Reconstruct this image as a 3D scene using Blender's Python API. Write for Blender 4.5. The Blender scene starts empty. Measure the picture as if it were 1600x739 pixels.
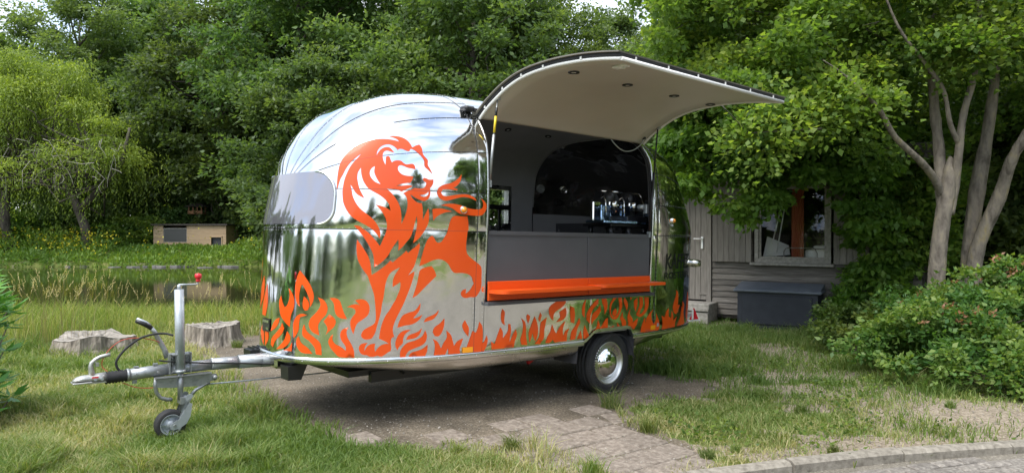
import bpy, bmesh, math, random
import numpy as np
from mathutils import Vector, Matrix, Quaternion
from mathutils.geometry import delaunay_2d_cdt
R = math.radians
rng = np.random.default_rng(7)
random.seed(7)
SC = bpy.context.scene
COL = SC.collection

# ------------------------------------------------------------------ camera
cam_d = bpy.data.cameras.new('camera'); cam = bpy.data.objects.new('camera', cam_d); COL.objects.link(cam)
cam_d.sensor_width = 36; cam_d.lens = 36*1110/1600; cam_d.clip_end = 500; cam_d.clip_start = .1
cam.location = (0, 0, 1.65); cam.rotation_euler = (R(90-.594), 0, 0)
SC.camera = cam
# ------------------------------------------------------------------ world and sun
SUN_EL, SUN_AZ = R(60), R(-138)
w = bpy.data.worlds.new('World'); SC.world = w; w.use_nodes = True
nt = w.node_tree; nt.nodes.clear()
def nd(t, ty, **k):
    n = t.nodes.new(ty)
    for a, b in k.items():
        if a in n.inputs: n.inputs[a].default_value = b
        else: setattr(n, a, b)
    return n
sky = nd(nt, 'ShaderNodeTexSky', sky_type='NISHITA', sun_disc=False, sun_elevation=SUN_EL, sun_rotation=SUN_AZ)
tc = nd(nt, 'ShaderNodeTexCoord')
mp = nd(nt, 'ShaderNodeMapping'); mp.inputs['Scale'].default_value = (1, 1, 2.2)
ns = nd(nt, 'ShaderNodeTexNoise'); ns.inputs['Scale'].default_value = 2.1; ns.inputs['Detail'].default_value = 7; ns.inputs['Roughness'].default_value = .55
rp = nd(nt, 'ShaderNodeValToRGB'); rp.color_ramp.elements[0].position = .30; rp.color_ramp.elements[1].position = .56
mx = nd(nt, 'ShaderNodeMixRGB'); mx.inputs['Color2'].default_value = (3.7, 3.95, 4.35, 1)
bg = nd(nt, 'ShaderNodeBackground', Strength=.135); ow = nd(nt, 'ShaderNodeOutputWorld')
L = nt.links.new
L(tc.outputs['Generated'], mp.inputs['Vector']); L(mp.outputs[0], ns.inputs['Vector']); L(ns.outputs['Fac'], rp.inputs[0])
L(rp.outputs[0], mx.inputs['Fac']); L(sky.outputs[0], mx.inputs['Color1']); L(mx.outputs[0], bg.inputs['Color']); L(bg.outputs[0], ow.inputs[0])
sd = bpy.data.lights.new('sun', 'SUN'); sd.energy = 2.1; sd.angle = R(48); sd.color = (1, .965, .92)
so = bpy.data.objects.new('sun', sd); COL.objects.link(so)
sv = Vector((math.sin(SUN_AZ)*math.cos(SUN_EL), math.cos(SUN_AZ)*math.cos(SUN_EL), math.sin(SUN_EL)))
so.rotation_euler = sv.to_track_quat('Z', 'Y').to_euler()
SC.view_settings.view_transform = 'Standard'; SC.view_settings.look = 'None'
SC.view_settings.exposure = 1.48; SC.view_settings.gamma = 1
SC.cycles.max_bounces = 8; SC.cycles.transparent_max_bounces = 8; SC.cycles.use_denoising = True

# ------------------------------------------------------------------ helpers
def tag(o, label=None, cat=None, group=None, kind=None):
    if label: o['label'] = label
    if cat: o['category'] = cat
    if group: o['group'] = group
    if kind: o['kind'] = kind
    return o
def empty(name, loc=(0,0,0), rz=0, label=None, cat=None, group=None):
    o = bpy.data.objects.new(name, None); COL.objects.link(o); o.location = loc; o.rotation_euler = (0, 0, rz)
    o.empty_display_size = .1
    return tag(o, label, cat, group)
def link(name, me, mat=None, parent=None):
    o = bpy.data.objects.new(name, me); COL.objects.link(o)
    if mat is not None and len(me.materials) == 0: me.materials.append(mat)
    if parent is not None: o.parent = parent
    return o
def np_mesh(name, V, F, mat=None, smooth=False, attrs=None):
    """V (n,3); F list of int arrays (m,k)"""
    me = bpy.data.meshes.new(name); V = np.asarray(V, np.float32)
    F = [np.asarray(f, np.int32) for f in F if len(f)]
    me.vertices.add(len(V)); me.vertices.foreach_set('co', V.ravel())
    nl = sum(f.size for f in F); npoly = sum(len(f) for f in F)
    me.loops.add(nl); me.loops.foreach_set('vertex_index', np.concatenate([f.ravel() for f in F]))
    tot = np.concatenate([np.full(len(f), f.shape[1], np.int32) for f in F])
    me.polygons.add(npoly); me.polygons.foreach_set('loop_start', np.concatenate([[0], np.cumsum(tot)[:-1]]).astype(np.int32))
    if smooth: me.polygons.foreach_set('use_smooth', np.ones(npoly, bool))
    if attrs:
        for a, v in attrs.items():
            at = me.attributes.new(a, 'FLOAT', 'POINT'); at.data.foreach_set('value', np.asarray(v, np.float32))
    me.update(calc_edges=True); me.validate()
    if mat is not None: me.materials.append(mat)
    return me
class MB:
    """collects simple solids into one mesh"""
    def __init__(s): s.v = []; s.f = []; s.sm = []
    def add(s, v, f, smooth=False):
        b = len(s.v); s.v += [tuple(p) for p in v]; s.f += [tuple(i+b for i in q) for q in f]; s.sm += [smooth]*len(f); return s
    def box(s, c, size, rot=None, ch=.0):
        c = Vector(c); h = Vector(size)/2; b = min(ch, min(h)*.9)
        vs = []; fs = []
        if b <= 0:
            for z in (-1, 1):
                for y in (-1, 1):
                    for x in (-1, 1): vs.append(Vector((x*h.x, y*h.y, z*h.z)))
            fs = [(0,2,3,1),(4,5,7,6),(0,1,5,4),(2,6,7,3),(0,4,6,2),(1,3,7,5)]
        else:
            bm = bmesh.new(); bmesh.ops.create_cube(bm, size=1)
            for v in bm.verts: v.co = Vector((v.co.x*2*h.x, v.co.y*2*h.y, v.co.z*2*h.z))
            bmesh.ops.bevel(bm, geom=bm.edges[:], offset=b, segments=1, affect='EDGES')
            bm.verts.index_update(); vs = [v.co.copy() for v in bm.verts]; fs = [tuple(v.index for v in f.verts) for f in bm.faces]; bm.free()
        if rot is not None: vs = [rot @ v for v in vs]
        return s.add([v+c for v in vs], fs)
    def tube(s, path, rad, n=12, cap=True, smooth=True):
        P = [Vector(p) for p in path]; m = len(P)
        if not hasattr(rad, '__len__'): rad = [rad]*m
        up = None; vs = []; fs = []
        for i in range(m):
            t = (P[min(i+1, m-1)]-P[max(i-1, 0)]).normalized()
            if up is None:
                up = t.orthogonal().normalized()
            else:
                up = (up - t*up.dot(t)); up = up.normalized() if up.length > 1e-6 else t.orthogonal().normalized()
            sd_ = t.cross(up)
            for k in range(n):
                a = 2*math.pi*k/n; vs.append(P[i]+(up*math.cos(a)+sd_*math.sin(a))*rad[i])
        for i in range(m-1):
            for k in range(n): fs.append((i*n+k, i*n+(k+1)%n, (i+1)*n+(k+1)%n, (i+1)*n+k))
        s.add(vs, fs, smooth)
        if cap: s.add(vs[:n], [tuple(range(n-1, -1, -1))]); s.add(vs[-n:], [tuple(range(n))])
        return s
    def lathe(s, prof, c, axis='y', n=40, smooth=True, close=False):
        """prof list of (radius, height)"""
        c = Vector(c); vs = []; fs = []; m = len(prof)
        for r_, h_ in prof:
            for k in range(n):
                a = 2*math.pi*k/n; x, y = r_*math.cos(a), r_*math.sin(a)
                vs.append(c+Vector({'y': (x, h_, y), 'z': (x, y, h_), 'x': (h_, x, y)}[axis]))
        for i in range(m-1 + (1 if close else 0)):
            j = (i+1) % m
            for k in range(n): fs.append((i*n+k, i*n+(k+1)%n, j*n+(k+1)%n, j*n+k))
        return s.add(vs, fs, smooth)
    def prism(s, pts, axis, a, b):
        """polygon pts (2D) extruded along axis from a to b"""
        n = len(pts)
        def P(p, h): return {'y': (p[0], h, p[1]), 'z': (p[0], p[1], h), 'x': (h, p[0], p[1])}[axis]
        vs = [P(p, a) for p in pts]+[P(p, b) for p in pts]
        fs = [tuple(range(n)), tuple(range(2*n-1, n-1, -1))]+[(i, (i+1)%n, n+(i+1)%n, n+i) for i in range(n)]
        return s.add(vs, fs)
    def build(s, name, mat, parent=None):
        me = bpy.data.meshes.new(name); me.from_pydata(s.v, [], s.f); me.polygons.foreach_set('use_smooth', s.sm)
        bm = bmesh.new(); bm.from_mesh(me); bmesh.ops.remove_doubles(bm, verts=bm.verts, dist=1e-5); bmesh.ops.recalc_face_normals(bm, faces=bm.faces); bm.to_mesh(me); bm.free()
        return link(name, me, mat, parent)

# ------------------------------------------------------------------ materials
def mat(name, col, rough=.6, metal=0., spec=.5, coat=0.):
    m = bpy.data.materials.new(name); m.use_nodes = True; b = m.node_tree.nodes['Principled BSDF']
    b.inputs['Base Color'].default_value = (*col, 1); b.inputs['Roughness'].default_value = rough; b.inputs['Metallic'].default_value = metal
    b.inputs['Specular IOR Level'].default_value = spec; b.inputs['Coat Weight'].default_value = coat
    return m
def noise_mat(name, cols, scale=8, rough=.7, metal=0., bump=.0, bscale=None, stretch=(1,1,1), detail=6, pos=(.35,.65), obj_var=0., coord='Object', rr=None, rot=(0,0,0)):
    """colour ramp over noise, optional bump and per-object brightness variation"""
    m = mat(name, cols[0], rough, metal); t = m.node_tree; b = t.nodes['Principled BSDF']; l = t.links.new
    tc = nd(t, 'ShaderNodeTexCoord'); mp = nd(t, 'ShaderNodeMapping'); mp.inputs['Scale'].default_value = stretch; mp.inputs['Rotation'].default_value = rot
    n = nd(t, 'ShaderNodeTexNoise'); n.inputs['Scale'].default_value = scale; n.inputs['Detail'].default_value = detail; n.inputs['Roughness'].default_value = .62
    n.noise_dimensions = '4D'; oi = nd(t, 'ShaderNodeObjectInfo'); mu = nd(t, 'ShaderNodeMath', operation='MULTIPLY'); mu.inputs[1].default_value = 37. if obj_var else 0.
    l(oi.outputs['Random'], mu.inputs[0]); l(mu.outputs[0], n.inputs['W'])
    r_ = nd(t, 'ShaderNodeValToRGB'); e = r_.color_ramp.elements
    while len(e) < len(cols): e.new(.5)
    for i, c in enumerate(cols): e[i].position = pos[0]+(pos[1]-pos[0])*i/(len(cols)-1); e[i].color = (*c, 1)
    l(tc.outputs[coord], mp.inputs[0]); l(mp.outputs[0], n.inputs['Vector']); l(n.outputs['Fac'], r_.inputs[0])
    out = r_.outputs[0]
    if obj_var:
        h = nd(t, 'ShaderNodeHueSaturation'); ma = nd(t, 'ShaderNodeMapRange'); ma.inputs['To Min'].default_value = 1-obj_var; ma.inputs['To Max'].default_value = 1+obj_var
        l(oi.outputs['Random'], ma.inputs[0]); l(ma.outputs[0], h.inputs['Value']); l(out, h.inputs['Color']); out = h.outputs[0]
    l(out, b.inputs['Base Color'])
    if rr: 
        q = nd(t, 'ShaderNodeMapRange'); q.inputs['To Min'].default_value = rr[0]; q.inputs['To Max'].default_value = rr[1]; l(n.outputs['Fac'], q.inputs[0]); l(q.outputs[0], b.inputs['Roughness'])
    if bump:
        n2 = nd(t, 'ShaderNodeTexNoise'); n2.inputs['Scale'].default_value = bscale or scale*2; n2.inputs['Detail'].default_value = 5; l(mp.outputs[0], n2.inputs['Vector'])
        bp = nd(t, 'ShaderNodeBump', Strength=1.0, Distance=bump); l(n2.outputs['Fac'], bp.inputs['Height']); l(bp.outputs[0], b.inputs['Normal'])
    return m
def leaf_mat(name, c1, c2, c3=None, trans=.35, rough=.5):
    m = mat(name, c1, rough, spec=.35); t = m.node_tree; b = t.nodes['Principled BSDF']; l = t.links.new
    a = nd(t, 'ShaderNodeAttribute', attribute_name='tint'); r_ = nd(t, 'ShaderNodeValToRGB'); e = r_.color_ramp.elements
    e[0].color = (*c1, 1); e[1].color = (*(c3 or c2), 1); e[1].position = .95; e[0].position = .05
    if c3: k = e.new(.5); k.color = (*c2, 1)
    oi = nd(t, 'ShaderNodeObjectInfo'); hs = nd(t, 'ShaderNodeHueSaturation'); ma = nd(t, 'ShaderNodeMapRange'); ma.inputs['To Min'].default_value = .80; ma.inputs['To Max'].default_value = 1.35
    m2 = nd(t, 'ShaderNodeMath', operation='MULTIPLY'); m2.inputs[1].default_value = 7.13; m3 = nd(t, 'ShaderNodeMath', operation='FRACT'); m4 = nd(t, 'ShaderNodeMapRange'); m4.inputs['To Min'].default_value = .478; m4.inputs['To Max'].default_value = .512; l(oi.outputs['Random'], m2.inputs[0]); l(m2.outputs[0], m3.inputs[0]); l(m3.outputs[0], m4.inputs[0]); l(m4.outputs[0], hs.inputs['Hue'])
    l(oi.outputs['Random'], ma.inputs[0]); l(ma.outputs[0], hs.inputs['Value'])
    l(a.outputs['Fac'], r_.inputs[0]); l(r_.outputs[0], hs.inputs['Color']); l(hs.outputs[0], b.inputs['Base Color'])
    tr = nd(t, 'ShaderNodeBsdfTranslucent'); g = nd(t, 'ShaderNodeMixRGB', blend_type='MULTIPLY'); g.inputs['Fac'].default_value = 1; g.inputs['Color2'].default_value = (1.9, 1.9, .8, 1)
    l(hs.outputs[0], g.inputs['Color1']); l(g.outputs[0], tr.inputs['Color'])
    mx = nd(t, 'ShaderNodeMixShader'); mx.inputs[0].default_value = trans; l(b.outputs[0], mx.inputs[1]); l(tr.outputs[0], mx.inputs[2]); l(mx.outputs[0], t.nodes['Material Output'].inputs['Surface'])
    return m
M = {}
def wavy(name, col, rough, d1, s1, d2=0, s2=1, metal=1.):
    m = mat(name, col, rough, metal); t = m.node_tree; b = t.nodes['Principled BSDF']; l = t.links.new
    tc = nd(t, 'ShaderNodeTexCoord'); oi = nd(t, 'ShaderNodeObjectInfo'); mu = nd(t, 'ShaderNodeMath', operation='MULTIPLY'); mu.inputs[1].default_value = 51; l(oi.outputs['Random'], mu.inputs[0])
    prev = None
    for d, s in ((d1, s1), (d2, s2)):
        if d <= 0: continue
        n = nd(t, 'ShaderNodeTexNoise', noise_dimensions='4D'); n.inputs['Scale'].default_value = s; n.inputs['Detail'].default_value = 1.5; n.inputs['Roughness'].default_value = .4
        l(tc.outputs['Object'], n.inputs['Vector']); l(mu.outputs[0], n.inputs['W'])
        bp = nd(t, 'ShaderNodeBump', Strength=1.0, Distance=d); l(n.outputs['Fac'], bp.inputs['Height'])
        if prev: l(prev.outputs[0], bp.inputs['Normal'])
        prev = bp
    l(prev.outputs[0], b.inputs['Normal'])
    n3 = nd(t, 'ShaderNodeTexNoise'); n3.inputs['Scale'].default_value = 3.; n3.inputs['Detail'].default_value = 8; l(tc.outputs['Object'], n3.inputs['Vector'])
    q = nd(t, 'ShaderNodeMapRange'); q.inputs['From Min'].default_value = .35; q.inputs['From Max'].default_value = .8; q.inputs['To Min'].default_value = rough*.6; q.inputs['To Max'].default_value = rough*2.2
    l(n3.outputs['Fac'], q.inputs[0]); l(q.outputs[0], b.inputs['Roughness'])
    return m
M['alu'] = wavy('polished_aluminium', (.79, .80, .81), .07, .012, 1.7, .0012, 9)
M['alu_trim'] = wavy('aluminium_trim', (.78, .79, .78), .22, .002, 6)
M['belly'] = wavy('aluminium_belly', (.62, .60, .56), .2, .006, 3)
M['rivet'] = mat('rivet_metal', (.5, .5, .51), .4, 1)
M['inside_dark'] = mat('shell_backing', (.05, .05, .055), .6)
M['orange'] = noise_mat('orange_vinyl', [(.74, .075, .004), (.78, .086, .005)], 2, .32)
M['orange'].node_tree.nodes['Principled BSDF'].inputs['Coat Weight'].default_value = .35
M['orange'].node_tree.nodes['Principled BSDF'].inputs['Coat Roughness'].default_value = .05
M['orange_paint'] = mat('orange_paint', (.76, .088, .006), .4)
M['grey_lining'] = noise_mat('charcoal_lining', [(.33, .33, .34), (.37, .37, .38)], 4, .55)
M['counter'] = noise_mat('grey_counter_panel', [(.080, .080, .088), (.092, .092, .10)], 3, .45)
M['counter_top'] = mat('counter_top_black', (.02, .02, .022), .3)
M['dark_dome'] = wavy('dark_polished_lining', (.62, .60, .58), .12, .10, 2.6, .008, 8)
M['white_gel'] = noise_mat('off_white_liner', [(.50, .455, .40), (.53, .485, .425)], 2, .38)
M['white_rim'] = mat('white_rim', (.72, .72, .70), .4)
M['rubber'] = noise_mat('black_rubber', [(.012, .012, .013), (.022, .022, .023)], 30, .7, bump=.0005)
M['tyre'] = noise_mat('tyre_rubber', [(.018, .018, .019), (.032, .031, .030)], 14, .75, bump=.0008, bscale=60)
M['hatch_skin'] = noise_mat('hatch_grey_skin', [(.16, .15, .13), (.22, .20, .17)], 5, .45, metal=.4)
M['chrome'] = mat('chrome', (.9, .9, .9), .04, 1)
M['steel'] = wavy('rim_steel', (.75, .75, .74), .28, .001, 12)
M['galv'] = noise_mat('galvanised_steel', [(.25, .265, .27), (.34, .355, .36), (.29, .305, .31)], 18, .42, metal=.7, bump=.0006, bscale=70, rr=(.3, .6))
M['galv_pale'] = noise_mat('pale_galvanised', [(.34, .37, .39), (.43, .46, .48)], 12, .45, metal=.45, bump=.0004, bscale=60)
M['zinc'] = noise_mat('zinc_cast', [(.36, .36, .34), (.52, .52, .49)], 25, .4, metal=.7, bump=.0006)
M['blackplastic'] = mat('black_plastic', (.014, .014, .016), .35)
M['red'] = mat('red_plastic', (.60, .02, .03), .35)
M['redreflector'] = mat('red_reflector', (.55, .01, .03), .15, coat=.6)
M['seam'] = mat('seam_shadow_gap', (.06, .06, .065), .5)
M['redwire'] = mat('red_wire', (.45, .06, .03), .5)
M['yellow'] = mat('yellow_sleeve', (.75, .55, .02), .4)
M['amber'] = mat('amber_lens', (.85, .28, .01), .12, coat=1.)
M['amberflat'] = mat('amber_reflector', (.95, .36, .01), .25, coat=.5)
M['black_vinyl'] = mat('black_vinyl', (.010, .012, .010), .3)
M['screen'] = mat('label_dark', (.03, .03, .03), .3)
M['blue_reflection'] = wavy('steel_blue_reflection', (.42, .60, .90), .10, .004, 9)  # chrome with its blue reflection put into the base colour
M['copper'] = mat('copper', (.75, .30, .14), .2, 1)
M['lamp_white'] = mat('lamp_lens', (.8, .8, .78), .3)
def winglass():
    m = mat('mirrored_window', (.33, .33, .37), .05, metal=.75); return m
M['window'] = winglass()
g = bpy.data.materials.new('clear_glass'); g.use_nodes = True; t = g.node_tree; t.nodes.clear()
a_ = nd(t, 'ShaderNodeBsdfTransparent'); b_ = nd(t, 'ShaderNodeBsdfGlossy'); b_.inputs['Roughness'].default_value = .02; c_ = nd(t, 'ShaderNodeMixShader'); f_ = nd(t, 'ShaderNodeFresnel'); f_.inputs[0].default_value = 1.5; o_ = nd(t, 'ShaderNodeOutputMaterial')
t.links.new(f_.outputs[0], c_.inputs[0]); t.links.new(a_.outputs[0], c_.inputs[1]); t.links.new(b_.outputs[0], c_.inputs[2]); t.links.new(c_.outputs[0], o_.inputs[0]); M['glass'] = g
M['weathered'] = noise_mat('weathered_boards', [(.070, .060, .050), (.165, .148, .128), (.28, .255, .225)], 3.0, .85, bump=.003, bscale=9, stretch=(1.2, 14, 22), obj_var=.28, pos=(.25, .75))
M['weathered_v'] = noise_mat('weathered_planks', [(.115, .100, .085), (.21, .19, .165), (.29, .265, .235)], 3.0, .85, bump=.002, bscale=9, stretch=(22, 14, 1.2), obj_var=.2, pos=(.25, .75))
M['wframe'] = noise_mat('weathered_frame', [(.20, .185, .16), (.36, .34, .30)], 6, .8, bump=.001, stretch=(3, 3, 3))
M['chest'] = noise_mat('anthracite_plastic', [(.018, .021, .030), (.030, .034, .045)], 5, .5, bump=.001)
M['chest_lid'] = noise_mat('grey_blue_lid', [(.10, .115, .14), (.15, .165, .19)], 5, .55)
M['dark_roof'] = noise_mat('dark_roofing', [(.03, .026, .022), (.06, .05, .042)], 6, .8)
M['bark'] = noise_mat('grey_bark', [(.075, .062, .048), (.16, .138, .112), (.22, .19, .145), (.27, .22, .11)], 9, .9, bump=.03, bscale=16, stretch=(1, 1, .4), pos=(.34, .70))
M['bark_dark'] = noise_mat('dark_bark', [(.035, .03, .024), (.10, .085, .068)], 6, .9, bump=.012, stretch=(1, 1, .3))
M['stump_side'] = noise_mat('stump_wood', [(.05, .042, .034), (.21, .18, .145), (.38, .34, .29)], 3.5, .9, bump=.012, bscale=8, stretch=(6, 6, .8), pos=(.3, .7))
M['stump_top'] = noise_mat('stump_top_wood', [(.09, .078, .066), (.27, .245, .21), (.40, .37, .32)], 5, .9, bump=.008, bscale=16, stretch=(1, 4, 1), pos=(.3, .72))
M['tanboards'] = noise_mat('tan_boards', [(.36, .25, .15), (.44, .32, .20)], 4, .75, stretch=(1, 1, 8), obj_var=.08)
M['leaf_far'] = leaf_mat('leaf_far', (.042, .085, .026), (.076, .132, .040), (.13, .19, .055), .45)
M['leaf_pale'] = leaf_mat('leaf_far_pale', (.052, .098, .032), (.088, .148, .048), (.14, .20, .065), .45)
M['leaf_willow'] = leaf_mat('leaf_willow', (.095, .14, .026), (.17, .23, .038), (.28, .33, .060), .45)
M['leaf_maple'] = leaf_mat('leaf_maple', (.052, .108, .024), (.100, .170, .032), (.185, .24, .048), .5)
M['leaf_lilac'] = leaf_mat('leaf_lilac', (.065, .14, .026), (.11, .21, .035), (.18, .28, .050), .5)
M['leaf_shrub'] = leaf_mat('leaf_shrub', (.035, .085, .022), (.070, .135, .030), (.15, .20, .045), .4)
M['leaf_rhodo'] = leaf_mat('leaf_rhododendron', (.04, .11, .025), (.08, .19, .04), (.13, .26, .06), .25, .35)
M['leaf_bank'] = leaf_mat('leaf_bank', (.045, .10, .018), (.085, .16, .026), (.17, .24, .04), .35)
M['leaf_yellow'] = leaf_mat('yellow_flowers', (.50, .42, .02), (.62, .52, .03), None, .2)
M['leaf_pink'] = leaf_mat('new_growth', (.22, .13, .06), (.32, .20, .09), None, .3)
M['grass'] = leaf_mat('grass_blades', (.065, .115, .022), (.125, .18, .042), (.33, .30, .16), .35, .6)
M['grass_tall'] = leaf_mat('tall_grass_blades', (.085, .135, .02), (.17, .22, .035), (.36, .32, .13), .35, .6)
M['seed'] = leaf_mat('grass_seed_heads', (.34, .27, .14), (.50, .41, .24), None, .3, .8)
LION = [
"2669,19063 2647,19616 2632,20314 2636,21018 2684,21514 2774,21979 2899,22375 3060,22703 3256,22961 3486,23153 3726,23241 3971,23248 4195,23176 4351,23086 4252,23293 4117,23424 3986,23507 4161,23540 4359,23476 4540,23294 4686,22986 4775,22672 4876,22832 4982,22936 5047,22787 5103,22542 5129,22259 5184,22037 5296,21768 5324,21629 5327,21315 5398,21041 5501,20573 5355,20893 5224,21187 5200,21610 5109,21940 4997,22210 4993,22200 4871,22434 4741,22559 4699,22336 4602,22373 4488,22487 4382,22488 4349,22383 4238,22636 4120,22789 4010,22828 3884,22744 3794,22555 3739,22263 3734,21884 3774,22158 3856,22452 3976,22593 4084,22568 4177,22377 4249,22170 4161,22232 4051,22306 3962,22268 3922,22100 3921,21851 3960,21500 4036,21156 4029,21507 4020,21789 4079,21881 4130,21801 4168,21592 4214,21372 4280,21499 4381,21560 4486,21524 4571,21358 4653,21263 4757,21312 4850,21324 4908,21191 4944,20892 4849,20936 4715,20989 4580,21113 4487,21171 4426,21094 4407,20881 4454,20641 4549,20442 4681,20353 4812,20334 4887,20294 4858,20059 4806,19794 4695,19760 4544,19674 4384,19504 4522,19519 4699,19586 4829,19587 4869,19501 4718,19297 4548,19058 4456,19187 4355,19249 4119,19249 4233,18996 4360,18594 4461,18155 4524,17677 4547,17196 4545,16471 4634,16995 4713,17623 4733,18109 4712,18522 4646,18828 4594,18913 4707,19111 4886,19304 4925,19375 5140,19371 5249,19468 5301,19699 5298,19868 5217,19999 5188,20136 5224,20242 5303,20207 5395,20117 5533,20151 5534,19840 5473,19550 5429,19404 5444,19096 5424,18757 5346,18496 5235,18374 5104,18456 4975,18600 4869,18784 4806,18861 4870,18590 4976,18322 5083,18193 5166,18195 5193,17813 5200,17395 5196,16802 5274,17261 5379,17794 5401,17410 5402,17053 5367,16557 5242,15962 5106,15466 5011,15218 4888,14969 4942,15555 4999,16185 5024,16674 5010,17160 4938,16529 4864,15830 4806,15438 4689,15048 4561,14628 4447,14348 4461,14764 4451,15248 4326,14760 4227,14308 4177,14031 4092,13719 3948,13338 3777,13026 3773,13576 3740,14123 3649,14668 3562,15082 3446,15558 3330,15961 3219,16296 3359,16269 3449,16103 3610,15770 3750,15366 3866,14960 3935,14688 4020,15240 4081,15655 4127,16138 4127,16550 4095,16925 4025,17297 3929,17667 3820,17967 3976,17875 4120,17728 4241,17518 4192,18029 4093,18365 3945,18696 3773,18957 3622,19186 3543,19387 3441,19795 3363,20346 3323,20888 3253,20479 3252,20062 3268,19854 3304,19511 3355,19135 3426,18796 3505,18438 3319,18687 3214,18955 3140,19261 3064,19520 3117,19088 3162,18610 3258,18102 3384,17652 3553,17266 3717,16901 3831,16532 3916,16059 3950,15649 3926,15291 3844,15644 3705,16048 3570,16300 3410,16543 3247,16807 3103,17140 2987,17578 2902,18052 2862,18529 2844,19009 2848,19205 2859,19689 2909,20316 2995,20949 3095,21375 3178,21661 3268,22006 3165,21803 3076,21587 2968,21266 2870,20806 2800,20315 2734,19930 2698,19478;3731,21023 3650,20877 3602,20594 3617,20281 3693,19975 3799,19741 3938,19600 3856,19884 3781,20225 3729,20569;5081,18845 5211,18875 5321,18998 5387,19146 5378,18920 5300,18744 5190,18722",
"3312,15201 3417,14796 3531,14322 3622,13846 3678,13299 3708,12408 3826,12615 3993,12960 4138,13306 4223,13549 4295,13411 4407,13690 4533,13969 4686,14353 4736,14146 4841,14426 4947,14638 5083,14991 5095,14712 5038,14080 4969,13520 4900,13030 4779,12542 4726,12333 4845,12576 4924,12680 4909,12400 4854,11910 4773,11283 4680,10657 4628,10317 4564,9913 4480,9458 4398,9004 4329,8550 4288,8094 4301,7710 4328,7478 4261,7369 4233,7027 4246,6567 4232,6338 4152,6232 4046,6014 3968,5923 3864,5994 3761,5927 3659,5950 3596,6054 3507,6097 3431,6215 3386,6482 3387,6746 3458,6970 3611,7039 3547,6777 3520,6362 3597,6736 3687,6920 3810,6973 3794,6609 3809,6303 3879,6602 3970,6823 4101,6925 4175,6903 4101,7078 4010,7216 3911,7345 3933,7816 3972,8346 4025,8799 4104,9251 4184,9552 4292,10081 4374,10460 4429,10842 4480,11154 4507,11571 4501,11849 4396,11643 4284,11451 4294,11992 4350,12407 4426,12719 4502,13031 4378,12858 4254,12650 4168,12339 4093,11787 4055,11166 4029,10613 3988,10094 3961,9487 3895,8730 3856,8352 3817,7899 3752,7523 3700,7359 3586,7305 3497,7370 3439,7576 3454,7840 3510,8065 3612,8250 3740,8449 3805,8659 3823,9037 3814,9720 3795,10327 3771,10858 3715,11377 3648,11927 3603,12338 3523,12645 3410,13156 3331,13701 3299,14519",
"5078,13110 5158,13897 5239,14587 5319,15130 5419,15478 5500,15580 5561,15434 5623,15139 5706,15022 5813,15095 5923,15446 6034,15899 6122,16611 6223,17116 6357,17253 6600,17226 6836,17263 6874,16796 6891,16082 6862,16135 6810,15424 6785,14714 6838,14105 7083,13646 7311,13337 7490,12974 7505,12251 7496,11321 7407,10912 7231,10490 6976,10476 6760,10419 6603,10572 6562,10859 6644,11078 6785,11173 6770,10765 6947,11041 7141,11626 7085,11854 7039,12164 6865,12425 6553,12535 6307,12542 6189,12796 6075,13250 5919,13552 5724,13682 5514,13582 5312,13355",
"5471,13107 5572,12758 5633,12309 5425,11819 5223,11331 4991,10750 4860,10541 4936,11147 5014,11833 5075,12618 5114,12815 5271,13010",
"6572,20720 6545,20224 6446,19852 6313,19621 6247,19578 6451,19436 6350,19374 6054,19413 5867,19356 5814,19137 5856,18929 5996,18837 6254,18935 6524,19034 6811,19063 7038,18941 7197,18738 7238,18560 7040,18724 6740,18840 6526,18783 6256,18614 5998,18469 5843,18539 5720,18774 5673,19087 5700,19373 5772,19593 5923,19789 6144,19923 6339,20163 6488,20470",
"7441,18782 7612,18592 7723,18307 7725,17941 7618,17568 7449,17352 7124,17318 6781,17368 6565,17425 6426,17558 6257,17830 6062,17992 5798,18076 5999,18199 6257,18244 6494,18171 6599,18109 6967,17886 7363,17857 7530,18000 7571,18296 7526,18584",
"5516,17735 5633,17794 5843,17811 6062,17708 6224,17600 5998,17526 5781,17333 5630,17076 5547,16824 5529,17280",
]
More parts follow.
